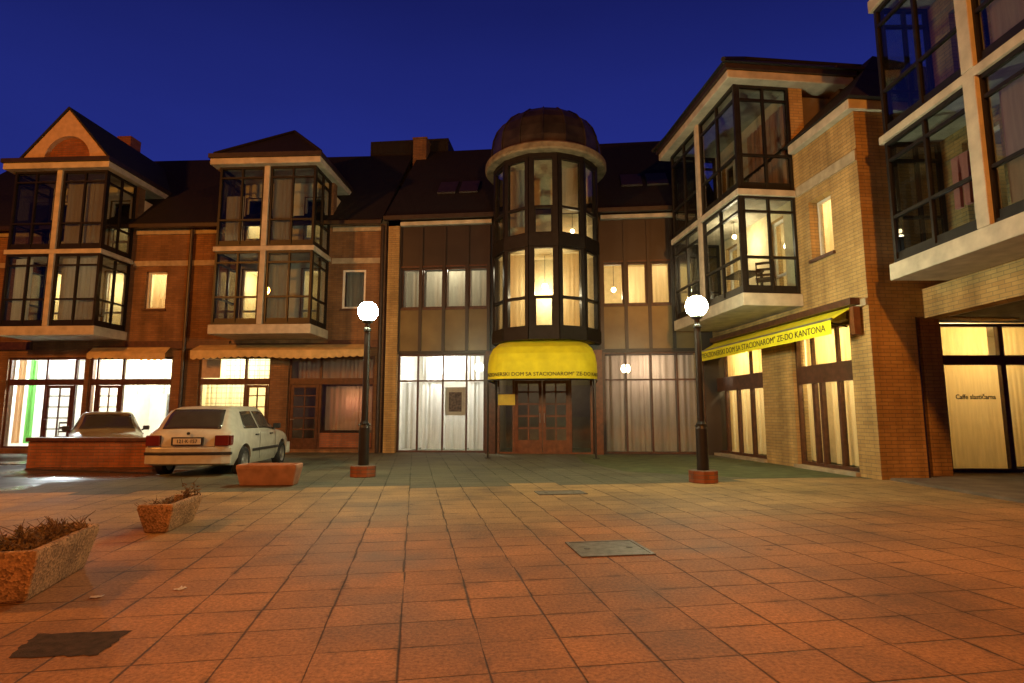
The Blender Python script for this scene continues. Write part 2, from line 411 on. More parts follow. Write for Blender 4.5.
# ------------------------------------------------------------------ mesh builder
class MB:
    def __init__(self, M=None):
        self.v = []; self.f = []; self.M = M
    def add(self, vs, fs):
        o = len(self.v)
        for p in vs:
            p = Vector(p)
            self.v.append(self.M @ p if self.M else p)
        self.f += [tuple(i + o for i in q) for q in fs]
        return self
    def box(self, x0, x1, y0, y1, z0, z1):
        if x1 < x0: x0, x1 = x1, x0
        if y1 < y0: y0, y1 = y1, y0
        if z1 < z0: z0, z1 = z1, z0
        return self.add([(x0, y0, z0), (x1, y0, z0), (x1, y1, z0), (x0, y1, z0), (x0, y0, z1), (x1, y0, z1), (x1, y1, z1), (x0, y1, z1)],
                        [(0, 3, 2, 1), (4, 5, 6, 7), (0, 1, 5, 4), (1, 2, 6, 5), (2, 3, 7, 6), (3, 0, 4, 7)])
    def quad(self, *p):
        return self.add(p, [tuple(range(len(p)))])
    def prism(self, poly, z0, z1):
        n = len(poly)
        return self.add([(x, y, z0) for x, y in poly] + [(x, y, z1) for x, y in poly],
                        [tuple(range(n))[::-1], tuple(range(n, 2 * n))] + [(i, (i + 1) % n, (i + 1) % n + n, i + n) for i in range(n)])
    def extr(self, poly, d):
        """polygon of 3D points extruded by vector d"""
        n = len(poly); d = Vector(d); P = [Vector(p) for p in poly]
        return self.add(P + [p + d for p in P], [tuple(range(n)), tuple(range(n, 2 * n))[::-1]] + [(i, i + n, (i + 1) % n + n, (i + 1) % n) for i in range(n)])
    def tube(self, p0, p1, r0, r1=None, n=10, cap=True):
        r1 = r0 if r1 is None else r1
        p0, p1 = Vector(p0), Vector(p1); d = (p1 - p0).normalized()
        a = d.orthogonal().normalized(); b = d.cross(a)
        vs = []
        for p, r in ((p0, r0), (p1, r1)):
            for i in range(n):
                t = 2 * math.pi * i / n
                vs.append(p + a * (r * math.cos(t)) + b * (r * math.sin(t)))
        fs = [(i, (i + 1) % n, (i + 1) % n + n, i + n) for i in range(n)]
        if cap: fs += [tuple(range(n))[::-1], tuple(range(n, 2 * n))]
        return self.add(vs, fs)
    def lathe(self, prof, n=24, c=(0, 0, 0), a0=0.0, a1=2 * math.pi):
        full = abs(a1 - a0 - 2 * math.pi) < 1e-6
        k = n if full else n + 1
        vs = []
        for r, z in prof:
            for i in range(k):
                t = a0 + (a1 - a0) * i / n
                vs.append((c[0] + r * math.cos(t), c[1] + r * math.sin(t), c[2] + z))
        fs = []
        for j in range(len(prof) - 1):
            for i in range(n):
                i2 = (i + 1) % k
                fs.append((j * k + i, j * k + i2, (j + 1) * k + i2, (j + 1) * k + i))
        return self.add(vs, fs)
    def wall(self, x0, x1, z0, z1, y0, y1, holes=()):
        """wall slab in xz with rectangular holes (x0,x1,z0,z1); clean outer faces and reveals"""
        xs = sorted({x0, x1} | {min(max(h[i], x0), x1) for h in holes for i in (0, 1)})
        zs = sorted({z0, z1} | {min(max(h[i], z0), z1) for h in holes for i in (2, 3)})
        def solid(i, j):
            if i < 0 or j < 0 or i >= len(xs) - 1 or j >= len(zs) - 1: return False
            cx = (xs[i] + xs[i + 1]) / 2; cz = (zs[j] + zs[j + 1]) / 2
            return not any(h[0] < cx < h[1] and h[2] < cz < h[3] for h in holes)
        for i in range(len(xs) - 1):
            for j in range(len(zs) - 1):
                if not solid(i, j): continue
                a, b, c, d = xs[i], xs[i + 1], zs[j], zs[j + 1]
                self.quad((a, y0, c), (b, y0, c), (b, y0, d), (a, y0, d))
                self.quad((b, y1, c), (a, y1, c), (a, y1, d), (b, y1, d))
                if not solid(i - 1, j): self.quad((a, y1, c), (a, y0, c), (a, y0, d), (a, y1, d))
                if not solid(i + 1, j): self.quad((b, y0, c), (b, y1, c), (b, y1, d), (b, y0, d))
                if not solid(i, j - 1): self.quad((a, y1, c), (b, y1, c), (b, y0, c), (a, y0, c))
                if not solid(i, j + 1): self.quad((a, y0, d), (b, y0, d), (b, y1, d), (a, y1, d))
        return self
    def bars(self, x0, x1, z0, z1, y, xs, zs, w=.05, d=.06, edge=None):
        """window frame: outer bars plus mullions at xs and rails at zs, butted"""
        e_ = edge or w
        self.box(x0, x0 + e_, y - d / 2, y + d / 2, z0, z1); self.box(x1 - e_, x1, y - d / 2, y + d / 2, z0, z1)
        self.box(x0 + e_, x1 - e_, y - d / 2, y + d / 2, z0, z0 + e_); self.box(x0 + e_, x1 - e_, y - d / 2, y + d / 2, z1 - e_, z1)
        for x in xs: self.box(x - w / 2, x + w / 2, y - d / 2 + .003, y + d / 2 - .003, z0 + e_, z1 - e_)
        for z in zs: self.box(x0 + e_, x1 - e_, y - d / 2 + .006, y + d / 2 - .006, z - w / 2, z + w / 2)
        return self
    def build(self, name, m, parent=None, smooth=False, bevel=0.0, loc=None, rot=0.0, weld=True):
        me = bpy.data.meshes.new(name)
        me.from_pydata([tuple(p) for p in self.v], [], self.f)
        if weld:
            bm = bmesh.new(); bm.from_mesh(me)
            bmesh.ops.remove_doubles(bm, verts=bm.verts, dist=1e-5)
            bmesh.ops.recalc_face_normals(bm, faces=bm.faces)
            bm.to_mesh(me); bm.free()
        me.materials.append(m)
        if smooth:
            for p in me.polygons: p.use_smooth = True
        o = bpy.data.objects.new(name, me); COL.objects.link(o)
        if parent: o.parent = parent
        if loc is not None: o.location = loc; o.rotation_euler = (0, 0, rot)
        if bevel:
            b = o.modifiers.new('bevel', 'BEVEL'); b.width = bevel; b.segments = 2; b.limit_method = 'ANGLE'; b.angle_limit = R(35)
        return o

def tag(o, label, cat, group=None):
    o['label'] = label; o['category'] = cat
    if group: o['group'] = group
    return o
def thing(name, label, cat, loc, rot=0.0, group=None):
    o = bpy.data.objects.new(name, None); COL.objects.link(o)
    o.location = loc; o.rotation_euler = (0, 0, rot); o.empty_display_size = .3
    return tag(o, label, cat, group)
def structure(o):
    o['kind'] = 'structure'; return o
def copy_tree(o, parent=None):
    c = o.copy(); COL.objects.link(c)
    if parent: c.parent = parent
    for ch in list(o.children): copy_tree(ch, c)
    return c
def text_mesh(name, s, size, m, fn, parent=None, align='CENTER', sx=1.0, bold=0.0):
    cu = bpy.data.curves.new(name, 'FONT'); cu.body = s; cu.size = size; cu.align_x = align; cu.align_y = 'CENTER'
    cu.extrude = 0.002; cu.resolution_u = 3; cu.offset = bold
    t = bpy.data.objects.new(name, cu); COL.objects.link(t)
    dg = bpy.context.evaluated_depsgraph_get()
    me = bpy.data.meshes.new_from_object(t.evaluated_get(dg))
    bpy.data.objects.remove(t); bpy.data.curves.remove(cu)
    for v in me.vertices: v.co = fn(v.co.x * sx, v.co.y, v.co.z)
    me.materials.clear(); me.materials.append(m); me.name = name
    o = bpy.data.objects.new(name, me); COL.objects.link(o)
    if parent: o.parent = parent
    return o

class Frame:
    def __init__(self, x, y, deg):
        self.p = Vector((x, y, 0)); self.a = R(deg)
        self.M = Matrix.Translation(self.p) @ Matrix.Rotation(self.a, 4, 'Z')
    def w(self, x, y, z): return self.M @ Vector((x, y, z))
FF = Frame(0.90, 18.20, -6)        # central facade: x along it, y into the building
FL = Frame(-4.17, 18.73, -3)       # left building
FW = Frame(6.86, 10.99, -84)       # right wing (x towards the camera, y into the building)
FN = Frame(8.00, 10.35, -90)       # nearest building on the right

def curtain(fr, x0, x1, z0, z1, y, m, label, group='curtains hanging behind the windows', folds=None, amp=.035, M=None, bunch=1.0):
    """a hanging cloth with folds; origin at its middle foot"""
    w = x1 - x0; folds = folds or max(3, int(w / .16)); n = folds * 8
    mb = MB(M); ph = random.random() * 6
    vs = []; fs = []
    rows = 5
    for j in range(rows + 1):
        t = j / rows
        for i in range(n + 1):
            s = i / n
            a = amp * (1.15 - .45 * t)
            yy = a * (.55 + .45 * math.sin(9.7 * s + ph * 3)) * math.sin(2 * math.pi * folds * (s + .035 * math.sin(7.3 * s + ph)) + ph + .4 * t * math.sin(5 * s + ph)) + .5 * a * math.sin(2 * math.pi * folds * .37 * s + ph * 2)
            vs.append(((s - .5) * w, yy, (z1 - z0) * t))
    for j in range(rows):
        for i in range(n):
            q = j * (n + 1) + i
            fs.append((q, q + 1, q + n + 2, q + n + 1))
    mb.add(vs, fs)
    p = fr.w((x0 + x1) / 2, y, z0)
    o = mb.build('curtain', m, None, smooth=True, loc=p, rot=fr.a)
    return tag(o, label, 'curtain', group)

def pendant(fr, x, y, z, top, label, bulb='bulb', r=.09, power=0, color=WARM, group='lit lamps hanging inside the rooms'):
    p = fr.w(x, y, 0)
    t = thing('ceiling_lamp', label, 'lamp', (p.x, p.y, top), 0, group)
    MB().tube((0, 0, z - top + r), (0, 0, 0), .008, n=6).build('cord', M_['black'], t)
    MB().lathe([(0.001, -r), (r * .7, -r * .7), (r, 0), (r * .7, r * .7), (.001, r)], 14, (0, 0, z - top)).build('bulb', M_[bulb], t, smooth=True)
    if power:
        l = lamp_light('room_light', (p.x, p.y, z - r - .14), power, color, .1)
    return t

def room(parent, x0, x1, y0, y1, z0, z1, m, M=None):
    """inside faces of a room behind an opening"""
    mb = MB(M)
    mb.quad((x0, y1, z0), (x1, y1, z0), (x1, y1, z1), (x0, y1, z1))
    mb.quad((x0, y0, z0), (x0, y1, z0), (x0, y1, z1), (x0, y0, z1))
    mb.quad((x1, y1, z0), (x1, y0, z0), (x1, y0, z1), (x1, y1, z1))
    mb.quad((x0, y0, z0), (x1, y0, z0), (x1, y1, z0), (x0, y1, z0))
    mb.quad((x0, y0, z1), (x0, y1, z1), (x1, y1, z1), (x1, y0, z1))
    return mb.build('room', M_[m], parent)

def window(parent, x0, x1, z0, z1, y, xs=(), zs=(), m='whiteframe', w=.05, name='window', g='glass', M=None, d=.06):
    f = MB(M).bars(x0, x1, z0, z1, y, xs, zs, w, d).build(name, M_[m], parent)
    MB(M).box(x0 + w * .6, x1 - w * .6, y - .004, y + .004, z0 + w * .6, z1 - w * .6).build('pane', M_[g], f)
    return f

def bay_storey(parent, x0, x1, y, z0, z1, xp, near=1, m='frame'):
    """one glazed storey of a boxed bay: two front halves either side of a post, two glazed sides"""
    yb = -.02
    mb = MB(); T = z1 - .36; K = z0 + .20; Rl = z0 + .86
    for a, b in ((x0, xp - .09), (xp + .09, x1)):
        mid = (a + b) / 2
        mb.bars(a, b, z0, z1, y + .04, [mid], [Rl, T], .055, .08, .07)
        mb.box(a + .07, b - .07, y + .035, y + .055, z0 + .07, K)
    for xs_, s in ((x0, 1), (x1, -1)):
        Mx = Matrix.Translation((xs_ + s * .045, 0, 0)) @ Matrix.Rotation(R(90), 4, 'Z')
        sb = MB(Mx)
        sb.bars(y + .09, yb, z0, z1, 0, [(y + .09 + yb) / 2], [Rl, T], .055, .08, .06)
        sb.box(y + .15, yb - .06, -.01, .01, z0 + .06, K)
        o = len(mb.v); mb.v += sb.v; mb.f += [tuple(i + o for i in q) for q in sb.f]
    f = mb.build('bay_window', M_[m], parent)
    for a, b in ((x0 + .05, xp - .12), (xp + .12, x1 - .05)):
        MB().box(a, b, y + .038, y + .046, K, z1 - .05).build('pane', M_['glassbay'], f)
    for xs_, s in ((x0, 1), (x1, -1)):
        MB().box(xs_ + s * .042, xs_ + s * .050, y + .12, yb - .04, K, z1 - .05).build('pane', M_['glassbay'], f)
    return f

def bay(parent, x0, x1, y, xp, storeys=((3.94, 6.25), (6.40, 9.0)), eave=True):
    yf = y - .05
    MB().box(x0 - .06, x1 + .06, yf, -.003, 3.65, 3.94).build('floor_slab', M_['white'], parent, bevel=.015)
    MB().box(x0 - .06, x1 + .06, yf, -.003, 6.25, 6.40).build('floor_slab', M_['white'], parent, bevel=.012)
    for z0, z1 in storeys:
        bay_storey(parent, x0, x1, y, z0, z1, xp)
        MB().box(xp - .085, xp + .085, yf - .012, y + .12, z0, z1).build('post', M_['white'], parent, bevel=.01)

# ------------------------------------------------------------------ ground
def sheet(name, pts, z, m):
    n = len(pts)
    mb = MB(); mb.add([(x, y, z) for x, y in pts], [tuple(range(n))])
    return structure(mb.build(name, m, weld=False))
sheet('ground', [(-300, -300), (300, -300), (300, 400), (-300, 400)], -.06, M_['asphalt'])
# paved square as a slab whose left edge curves back along the parking road
edge = [(-7.0, 23), (-7.0, 14.5), (-7.05, 12.0), (-7.4, 10.9), (-8.3, 10.6), (-7.9, 9.6), (-8.6, 8.6), (-11, 7.4), (-16, 6.6), (-40, 6)]
structure(MB().prism([(-40, -30), (40, -30), (40, 24), (-7.0, 24)] + edge, -.30, 0.0).build('plaza_paving', M_['paving'], weld=False))
structure(MB().prism([(-7.05, 12.6), (-7.05, 18.2), (-40, 20), (-40, 15.2), (-11.4, 14.9), (-11.2, 13.6)], -.3, -.035).build('parking_bay', M_['asphalt'], weld=False))
rp = random.Random(4)
pc = [Vector((-2.50, 3.05)), Vector((-2.08, 3.09)), Vector((-2.13, 3.42)), Vector((-2.62, 3.37))]
pp = []
for a_, b_ in zip(pc, pc[1:] + pc[:1]):
    for q in range(12):
        v_ = a_.lerp(b_, q / 12); pp.append((v_.x + rp.gauss(0, .006), v_.y + rp.gauss(0, .006)))
sheet('paving_patch', pp, .003, M_['soil'])

structure(MB().prism([(6.98, 2), (16, 2), (16, 11.9), (7.86, 11.9), (7.86, 10.93), (6.98, 10.93)], -.2, .045).build('arcade_floor', M_['arcade'], weld=False))
sheet('turf_mat', [(1.9, 17.55), (5.3, 17.3), (6.35, 15.5), (6.72, 11.4), (4.6, 11.3), (2.4, 12.6), (1.8, 15.0)], .004, M_['turf'])
# ------------------------------------------------------------------ LEFT BUILDING
LB = thing('shop_building', 'long tan brick building on the left with two dark glazed bays over lit shops', 'building', FL.p, FL.a)
B1 = (-11.85, -8.75, -10.30); B2 = (-5.02, -1.92, -3.47)
Yb = -1.4
shopsA = [(-12.75, -10.05, .1, 3.1), (-9.9, -7.05, .1, 3.1), (-6.15, -3.72, .1, 3.1), (-3.13, -.28, .1, 3.1)]
wins = [(-8.19, -7.47, 4.72, 6.0), (-1.44, -.66, 4.66, 5.97)]
bayops = []
for c in (B1[2], B2[2]):
    for z in (3.95, 6.42):
        bayops += [(c - 1.42, c - .72, z + .05, z + 2.1), (c + .62, c + 1.34, z + .05, z + 2.1)]
MB().wall(-17, -.02, -.1, 7.70, 0, .30, shopsA + wins + bayops).build('wall', M_['brickleft'], LB)
for c in (B1[2], B2[2]):
    MB().wall(c - 1.62, c + 1.62, 7.703, 9.0, .0, .30, [h for h in bayops if h[3] > 7 and abs((h[0] + h[1]) / 2 - c) < 2]).build('upper_wall', M_['brickleft'], LB)
for a, b in ((-17, B1[0] - .1), (B1[1] + .1, B2[0] - .1), (B2[1] + .1, -.12)):
    MB().box(a, b, -.04, -.003, 6.18, 6.36).build('belt_course', M_['belt'], LB)
    MB().box(a, b, -.05, -.004, 7.28, 7.44).build('cornice', M_['belt'], LB)
    MB().box(a, b, -.10, -.003, 3.36, 3.62).build('lintel', M_['brown'], LB)
# roof with gutter
def pitched(parent, x0, x1, y0, z0, y1, z1, th=.14, name='roof', m='roof'):
    mb = MB()
    mb.extr([(x0, y0, z0), (x1, y0, z0), (x1, y1, z1), (x0, y1, z1)], (0, 0, th))
    return mb.build(name, M_[m], parent)
rf = pitched(LB, -17, -.1, -.28, 7.46, 3.9, 11.62)
MB().extr([(-17, 3.9, 11.62), (-.1, 3.9, 11.62), (-.1, 8, 7.5), (-17, 8, 7.5)], (0, 0, .12)).build('rear_slope', M_['roof'], rf)
MB().box(-17, -.1, -.40, -.285, 7.42, 7.54).build('gutter', M_['pipe'], LB)
MB().box(-12.3, -11.7, 3.3, 3.9, 11.0, 12.6).build('chimney', M_['redbrick'], LB)
for (x0, x1, xp) in (B1, B2): bay(LB, x0, x1, Yb, xp)
for (x0, x1, xp) in (B1, B2):
    for z0, z1 in ((3.943, 6.247), (6.403, 8.997)):
        MB().wall(x0 + .10, x1 - .10, z0, z1, -.016, -.004, [h for h in bayops if abs((h[0] + h[1]) / 2 - xp) < 1.6]).build('bay_lining', M_['plaster'], LB)
# eaves of the bays
for (x0, x1, xp) in (B1, B2):
    MB().box(x0 - .22, x1 + .22, Yb - .24, 1.6, 9.0, 9.2).build('eave', M_['white'], LB, bevel=.02)
    MB().box(x0 - .26, x1 + .26, Yb - .30, 1.7, 9.204, 9.34).build('gutter', M_['pipe'], LB)
# hipped roof over the second bay
x0, x1, xp = B2
a, b, yf = x0 - .12, x1 + .20, Yb - .20
hip = MB()
hip.add([(a, yf, 9.345), (b, yf, 9.345), (b, 3.2, 9.345), (a, 3.2, 9.345), (xp, .35, 11.02), (xp, 3.6, 11.02)],
        [(0, 1, 4), (1, 2, 5, 4), (3, 0, 4, 5), (2, 3, 5), (3, 2, 1, 0)])
h = hip.build('hipped_roof', M_['roof'], LB)
rd = MB()
for q, w in (((a, yf, 9.37), (xp, .35, 11.05)), ((b, yf, 9.37), (xp, .35, 11.05)), ((xp, .35, 11.05), (xp, 3.6, 11.05))): rd.tube(q, w, .055, n=8)
rd.build('ridge_tiles', M_['roof'], h)
# gabled roof with an arched gable over the first bay
x0, x1, xp = B1
a, b, yf = -11.58, -8.66, Yb - .12
xp = -10.12
GZ0, GZ1 = 9.345, 11.02
n = 18; ca, rr = xp + .06, .76
arc = [(ca - rr * math.cos(math.pi * i / n), GZ0 + .02 + rr * 1.0 * math.sin(math.pi * i / n)) for i in range(n + 1)]
gw = MB()
outer = [(a, GZ0)] + [(a + (xp - a) * t, GZ0 + (GZ1 - GZ0) * t) for t in [i / 9 for i in range(1, 10)]] + [(xp + (b - xp) * t, GZ1 - (GZ1 - GZ0) * t) for t in [i / 9 for i in range(1, 9)]] + [(b, GZ0)]
vs = []
for yy in (yf, yf + .22):
    vs += [(p[0], yy, p[1]) for p in outer] + [(p[0], yy, p[1]) for p in arc]
no = len(outer); tot = no + len(arc); fs = []
for i in range(no - 1):
    fs.append((i, i + 1, no + i + 1, no + i)); fs.append((tot + i, tot + no + i, tot + no + i + 1, tot + i + 1))
    fs.append((i, tot + i, tot + i + 1, i + 1)); fs.append((no + i, no + i + 1, tot + no + i + 1, tot + no + i))
gw.add(vs, fs)
gable = pitched(LB, 0, 1, 0, 0, 1, 1)  # placeholder replaced below
bpy.data.objects.remove(gable)
gr = MB()
for s in (-1, 1):
    ex = xp + s * ((b - a) / 2 + .10)
    dz = (GZ1 - GZ0) / ((b - a) / 2) * .10
    gr.extr([(ex, yf - .05, GZ0 - dz + .012), (xp, yf - .05, GZ1 + .012), (xp, 4.2, GZ1 + .012), (ex, 4.2, GZ0 - dz + .012)], (0, 0, .09))
g = gr.build('gable_roof', M_['roof'], LB)
gw.build('gable_wall', M_['orange'], g)
MB().add([(ca, yf + .16, GZ0)] + [(p[0], yf + .16, p[1]) for p in arc], [tuple(range(len(arc) + 1))]).build('arch_recess', M_['redbrick'], g)

# shop fronts of the left building
def shopfront(parent, x0, x1, cols, door=None, zt=2.28, m='brown', z0=.1, z1=3.1, y=.12, yglass='glass'):
    """frame with transom; cols are mullion positions; door=(x0,x1) becomes a lattice door"""
    mb = MB()
    mb.bars(x0, x1, z0, z1, y, [], [], .07, .10)
    mb.box(x0 + .07, x1 - .07, y - .06, y + .04, zt - .10, zt + .10)
    for c in cols:
        mb.box(c - .035, c + .035, y - .045, y + .045, z0 + .07, zt - .10)
        mb.box(c - .035, c + .035, y - .045, y + .045, zt + .10, z1 - .07)
    f = mb.build('shop_window', M_[m], parent)
    edges = [x0 + .07] + list(cols) + [x1 - .07]
    for i in range(len(edges) - 1):
        p, q = edges[i] + .01, edges[i + 1] - .01
        MB().box(p, q, y - .004, y + .004, zt + .08, z1 - .06).build('pane', M_[yglass], f)
        if door and abs((p + q) / 2 - (door[0] + door[1]) / 2) < .25: continue
        MB().box(p, q, y - .004, y + .004, z0 + .06, zt - .08).build('pane', M_[yglass], f)
    if door:
        d0, d1 = door
        dz = [z0 + .07 + (zt - .17 - z0) * t for t in (.28, .46, .64, .82)]
        d = MB().bars(d0 + .01, d1 - .01, z0 + .02, zt - .11, y - .02, [(d0 + d1) / 2], dz, .035, .05, .09).box(d0 + .1, d1 - .1, y - .03, y, z0 + .11, z0 + .35).build('door', M_[m], parent)
        MB().box(d0 + .09, d1 - .09, y - .022, y - .014, z0 + .35, zt - .2).build('pane', M_[yglass], d)
        MB().tube((d0 + .05, y - .09, 1.05), (d0 + .16, y - .09, 1.05), .012, n=8).box(d0 + .04, d0 + .06, y - .09, y - .04, 1.03, 1.07).build('handle', M_['rim'], d)
    return f

shopfront(LB, -12.75, -10.05, [-11.42, -10.42], (-11.38, -10.46))
shopfront(LB, -9.9, -7.05, [-9.66, -8.78], (-9.62, -8.82))
shopfront(LB, -6.15, -3.72, [-5.42 + .83], (-4.55, -3.80))
shopfront(LB, -3.13, -.28, [-2.07], (-3.05, -2.11))
MB().wall(-2.03, -.36, .17, .62, .06, .10).build('stall_riser', M_['redbrick'], LB)
MB().box(-6.07, -5.45, .05, .09, 2.40, 3.02).build('orange_panel', M_['orange'], LB)
rm = room(LB, -13.2, -10.0, .31, 3.4, .0, 3.3, 'plaster')
room(LB, -9.95, -7.0, .31, 3.2, .0, 3.3, 'plaster')
room(LB, -6.2, -3.68, .31, 3.0, .0, 3.3, 'plastercream')
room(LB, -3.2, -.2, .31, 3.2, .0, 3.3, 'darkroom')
for (x0, x1, z0, z1) in wins:
    room(LB, x0 - .5, x1 + .4, .31, 2.2, z0 - .5, z1 + .3, 'plastercream')
for hh in bayops:
    x0, x1, z0, z1 = hh
    window(LB, x0, x1, z0, z1, .12, [], [z0 + .62], 'whiteframe', .07, name='balcony_door' if x0 > 0 else 'bay_door')
    room(LB, x0 - .25, x1 + .25, .31, 1.7, z0 - .06, z1 + .12, 'plastercream')
window(LB, *wins[0], .14, [], [], 'whiteframe', .06)
w2 = window(LB, *wins[1], .06, [], [], 'whiteframe', .07)
sl = MB()
for (x0, x1, z0, z1) in wins: sl.box(x0 - .05, x1 + .05, -.06, .05, z0 - .07, z0 - .003)
sl.build('window_sill', M_['brown'], LB)
MB().tube((-6.62, -.12, 0), (-6.62, -.12, 7.4), .06, n=10).build('downpipe', M_['pipe'], LB)
MB().tube((-.10, -.12, 0), (-.10, -.12, 7.42), .065, n=10).build('downpipe', M_['pipe'], LB)

# room lights
def tube_lamp(fr, x, y, z, top, label, power, color, l=1.1):
    p = fr.w(x, y, 0)
    t = thing('ceiling_lamp', label, 'lamp', (p.x, p.y, top), fr.a, 'lit lamps hanging inside the rooms')
    MB().box(-l / 2, l / 2, -.06, .06, z - top, z - top + .04).build('tube', M_['tube'], t)
    MB().box(-l / 2 - .02, l / 2 + .02, -.08, .08, z - top + .043, 0).build('housing', M_['whiteframe'], t)
    lamp_light('room_light', (p.x, p.y, z - .2), power, color, .12)
    return t
tube_lamp(FL, -11.2, .9, 3.12, 3.29, 'white strip lamp in the leftmost shop with the green curtain', 700, (.92, .97, 1.0))
tube_lamp(FL, -8.3, 1.0, 3.12, 3.29, 'white strip lamp in the shop behind the parked beige car', 700, (1.0, .96, .82))
tube_lamp(FL, -4.9, 1.4, 3.12, 3.29, 'white strip lamp in the shop with patterned lace curtains', 300, (1.0, .92, .66))
pendant(FL, -1.12, .75, 1.83, 3.29, 'small glowing red lamp hanging in the dim cafe window', 'bulb', .08, 14, (1, .45, .3))
def litroom(fr, x, y, z, power, color=WARM): lamp_light('room_light', fr.w(x, y, z), power, color, .12)
litroom(FL, -7.83, 1.1, 5.9, 75)
litroom(FL, B1[2] - 1.05, 1.0, 5.7, 80); litroom(FL, B1[2] + .98, 1.0, 5.7, 80)
litroom(FL, B2[2] - 1.05, 1.0, 5.7, 80); litroom(FL, B2[2] - 1.05, 1.0, 8.2, 60)
litroom(FL, B2[2] + .98, 1.0, 8.2, 12); litroom(FL, B2[2] + .98, 1.0, 5.7, 14); litroom(FL, B1[2] + .98, 1.0, 8.2, 12)
# curtains
curtain(FL, -12.68, -12.42, .25, 3.05, .36, C_['oran'], 'bright orange curtain at the far left of the leftmost shop')
curtain(FL, -12.38, -12.08, .25, 3.05, .42, C_['green'], 'vivid green curtain beside the orange one in the leftmost shop')
curtain(FL, -8.7, -7.15, 1.9, 3.05, .38, C_['lace'], 'patterned white lace curtain in the upper window behind the beige car')
curtain(FL, -6.1, -4.62, .9, 2.2, .36, C_['lace'], 'patterned lace curtain in the lit window behind the white hatchback')
curtain(FL, -5.4, -3.8, 2.32, 3.05, .36, C_['lace'], 'short lace curtain in the transom lights over the lattice door')
curtain(FL, -2.0, -.4, .7, 2.15, .42, C_['brown'], 'brown curtain drawn in the dim cafe window right of the lattice door')
curtain(FL, -3.0, -.4, 2.4, 3.05, .42, C_['brown'], 'short brown curtain in the dim transom lights under the beige awning')
curtain(FL, -8.15, -7.5, 4.75, 5.98, .36, C_['warm'], 'plain cream blind in the small lit window between the two left bays', amp=.005)
curtain(FL, -1.42, -.68, 4.7, 5.95, .36, C_['grey'], 'grey net curtain in the dark white framed window beside the left lamp')

g_ = 'grey net curtains of the left bays'
curtain(FL, B1[2] + .16, B1[1] - .12, 6.65, 8.75, -1.22, C_['grey'], 'grey net curtain in the upper storey of the bay with the arched gable', g_, amp=.03)
curtain(FL, B1[2] + .16, B1[1] - .12, 4.15, 6.15, -1.22, C_['grey'], 'grey net curtain in the lower storey of the bay with the arched gable', g_, amp=.03)
curtain(FL, B1[0] + .15, B1[0] + .75, 4.15, 6.15, -1.22, C_['grey'], 'narrow grey net curtain left of the post in the bay with the arched gable', g_, amp=.03)
curtain(FL, B2[2] + .14, B2[2] + .78, 6.65, 8.75, -1.22, C_['grey'], 'grey net curtain in the upper storey of the bay with the hipped roof', g_, amp=.03)
curtain(FL, B2[2] + .14, B2[2] + .70, 4.15, 6.15, -1.22, C_['grey'], 'grey net curtain in the lower storey of the bay with the hipped roof', g_, amp=.03)
curtain(FL, B2[0] + .15, B2[0] + .72, 6.65, 8.1, -1.22, C_['grey'], 'short pale net curtain left of the post in the bay with the hipped roof', g_, amp=.03)
# awnings of the left shops
def scalloped_awning(fr, x0, x1, y, z0, z1, m, label, nsc=None):
    mid = (x0 + x1) / 2; p = fr.w(mid, 0, 0)
    t = thing('awning', label, 'awning', p, fr.a)
    mb = MB(); L = x1 - x0; nsc = nsc or int(L / .22); nn = nsc * 6
    for i in range(nn):
        a, b = -L / 2 + L * i / nn, -L / 2 + L * (i + 1) / nn
        za = z0 + .05 * (1 - abs(math.sin(math.pi * nsc * i / nn))); zb = z0 + .05 * (1 - abs(math.sin(math.pi * nsc * (i + 1) / nn)))
        sag = lambda x: -.03 * math.sin(x * 1.7)
        mb.quad((a, y, za + sag(a)), (b, y, zb + sag(b)), (b, y, z1 - .12), (a, y, z1 - .12))
    v = mb.build('valance', m, t)
    sdf = v.modifiers.new('thickness', 'SOLIDIFY'); sdf.thickness = .006
    MB().extr([(-L / 2, y, z1 - .125), (L / 2, y, z1 - .125), (L / 2, -.10, z1 + .10), (-L / 2, -.10, z1 + .10)], (0, 0, .012)).build('canvas', m, t)
    MB().tube((-L / 2, -.06, z1 + .12), (L / 2, -.06, z1 + .12), .045, n=10).build('roller', M_['brown'], t)
    ar = MB()
    for x in (-L / 2 + .15, L / 2 - .15): ar.tube((x, -.11, z1 - .25), (x, y + .02, z1 - .16), .016, n=8)
    ar.build('support_arm', M_['black'], t)
    return t
scalloped_awning(FL, -9.75, -7.1, -.35, 2.98, 3.30, M_['beige'], 'short beige scalloped awning over the brightest shop window behind the beige car')
scalloped_awning(FL, -6.1, -.45, -.60, 2.98, 3.36, M_['beige'], 'long faded beige scalloped awning under the second bay near the left lamp')

# ------------------------------------------------------------------ CENTRAL BUILDING with round glazed tower
CB = thing('care_home_building', 'dark brown glazed central building with a round domed tower over the entrance', 'building', FF.p, FF.a)
MB().wall(-5.0, -4.62, -.1, 7.4, -.12, .3).build('pilaster', M_['brick'], CB)
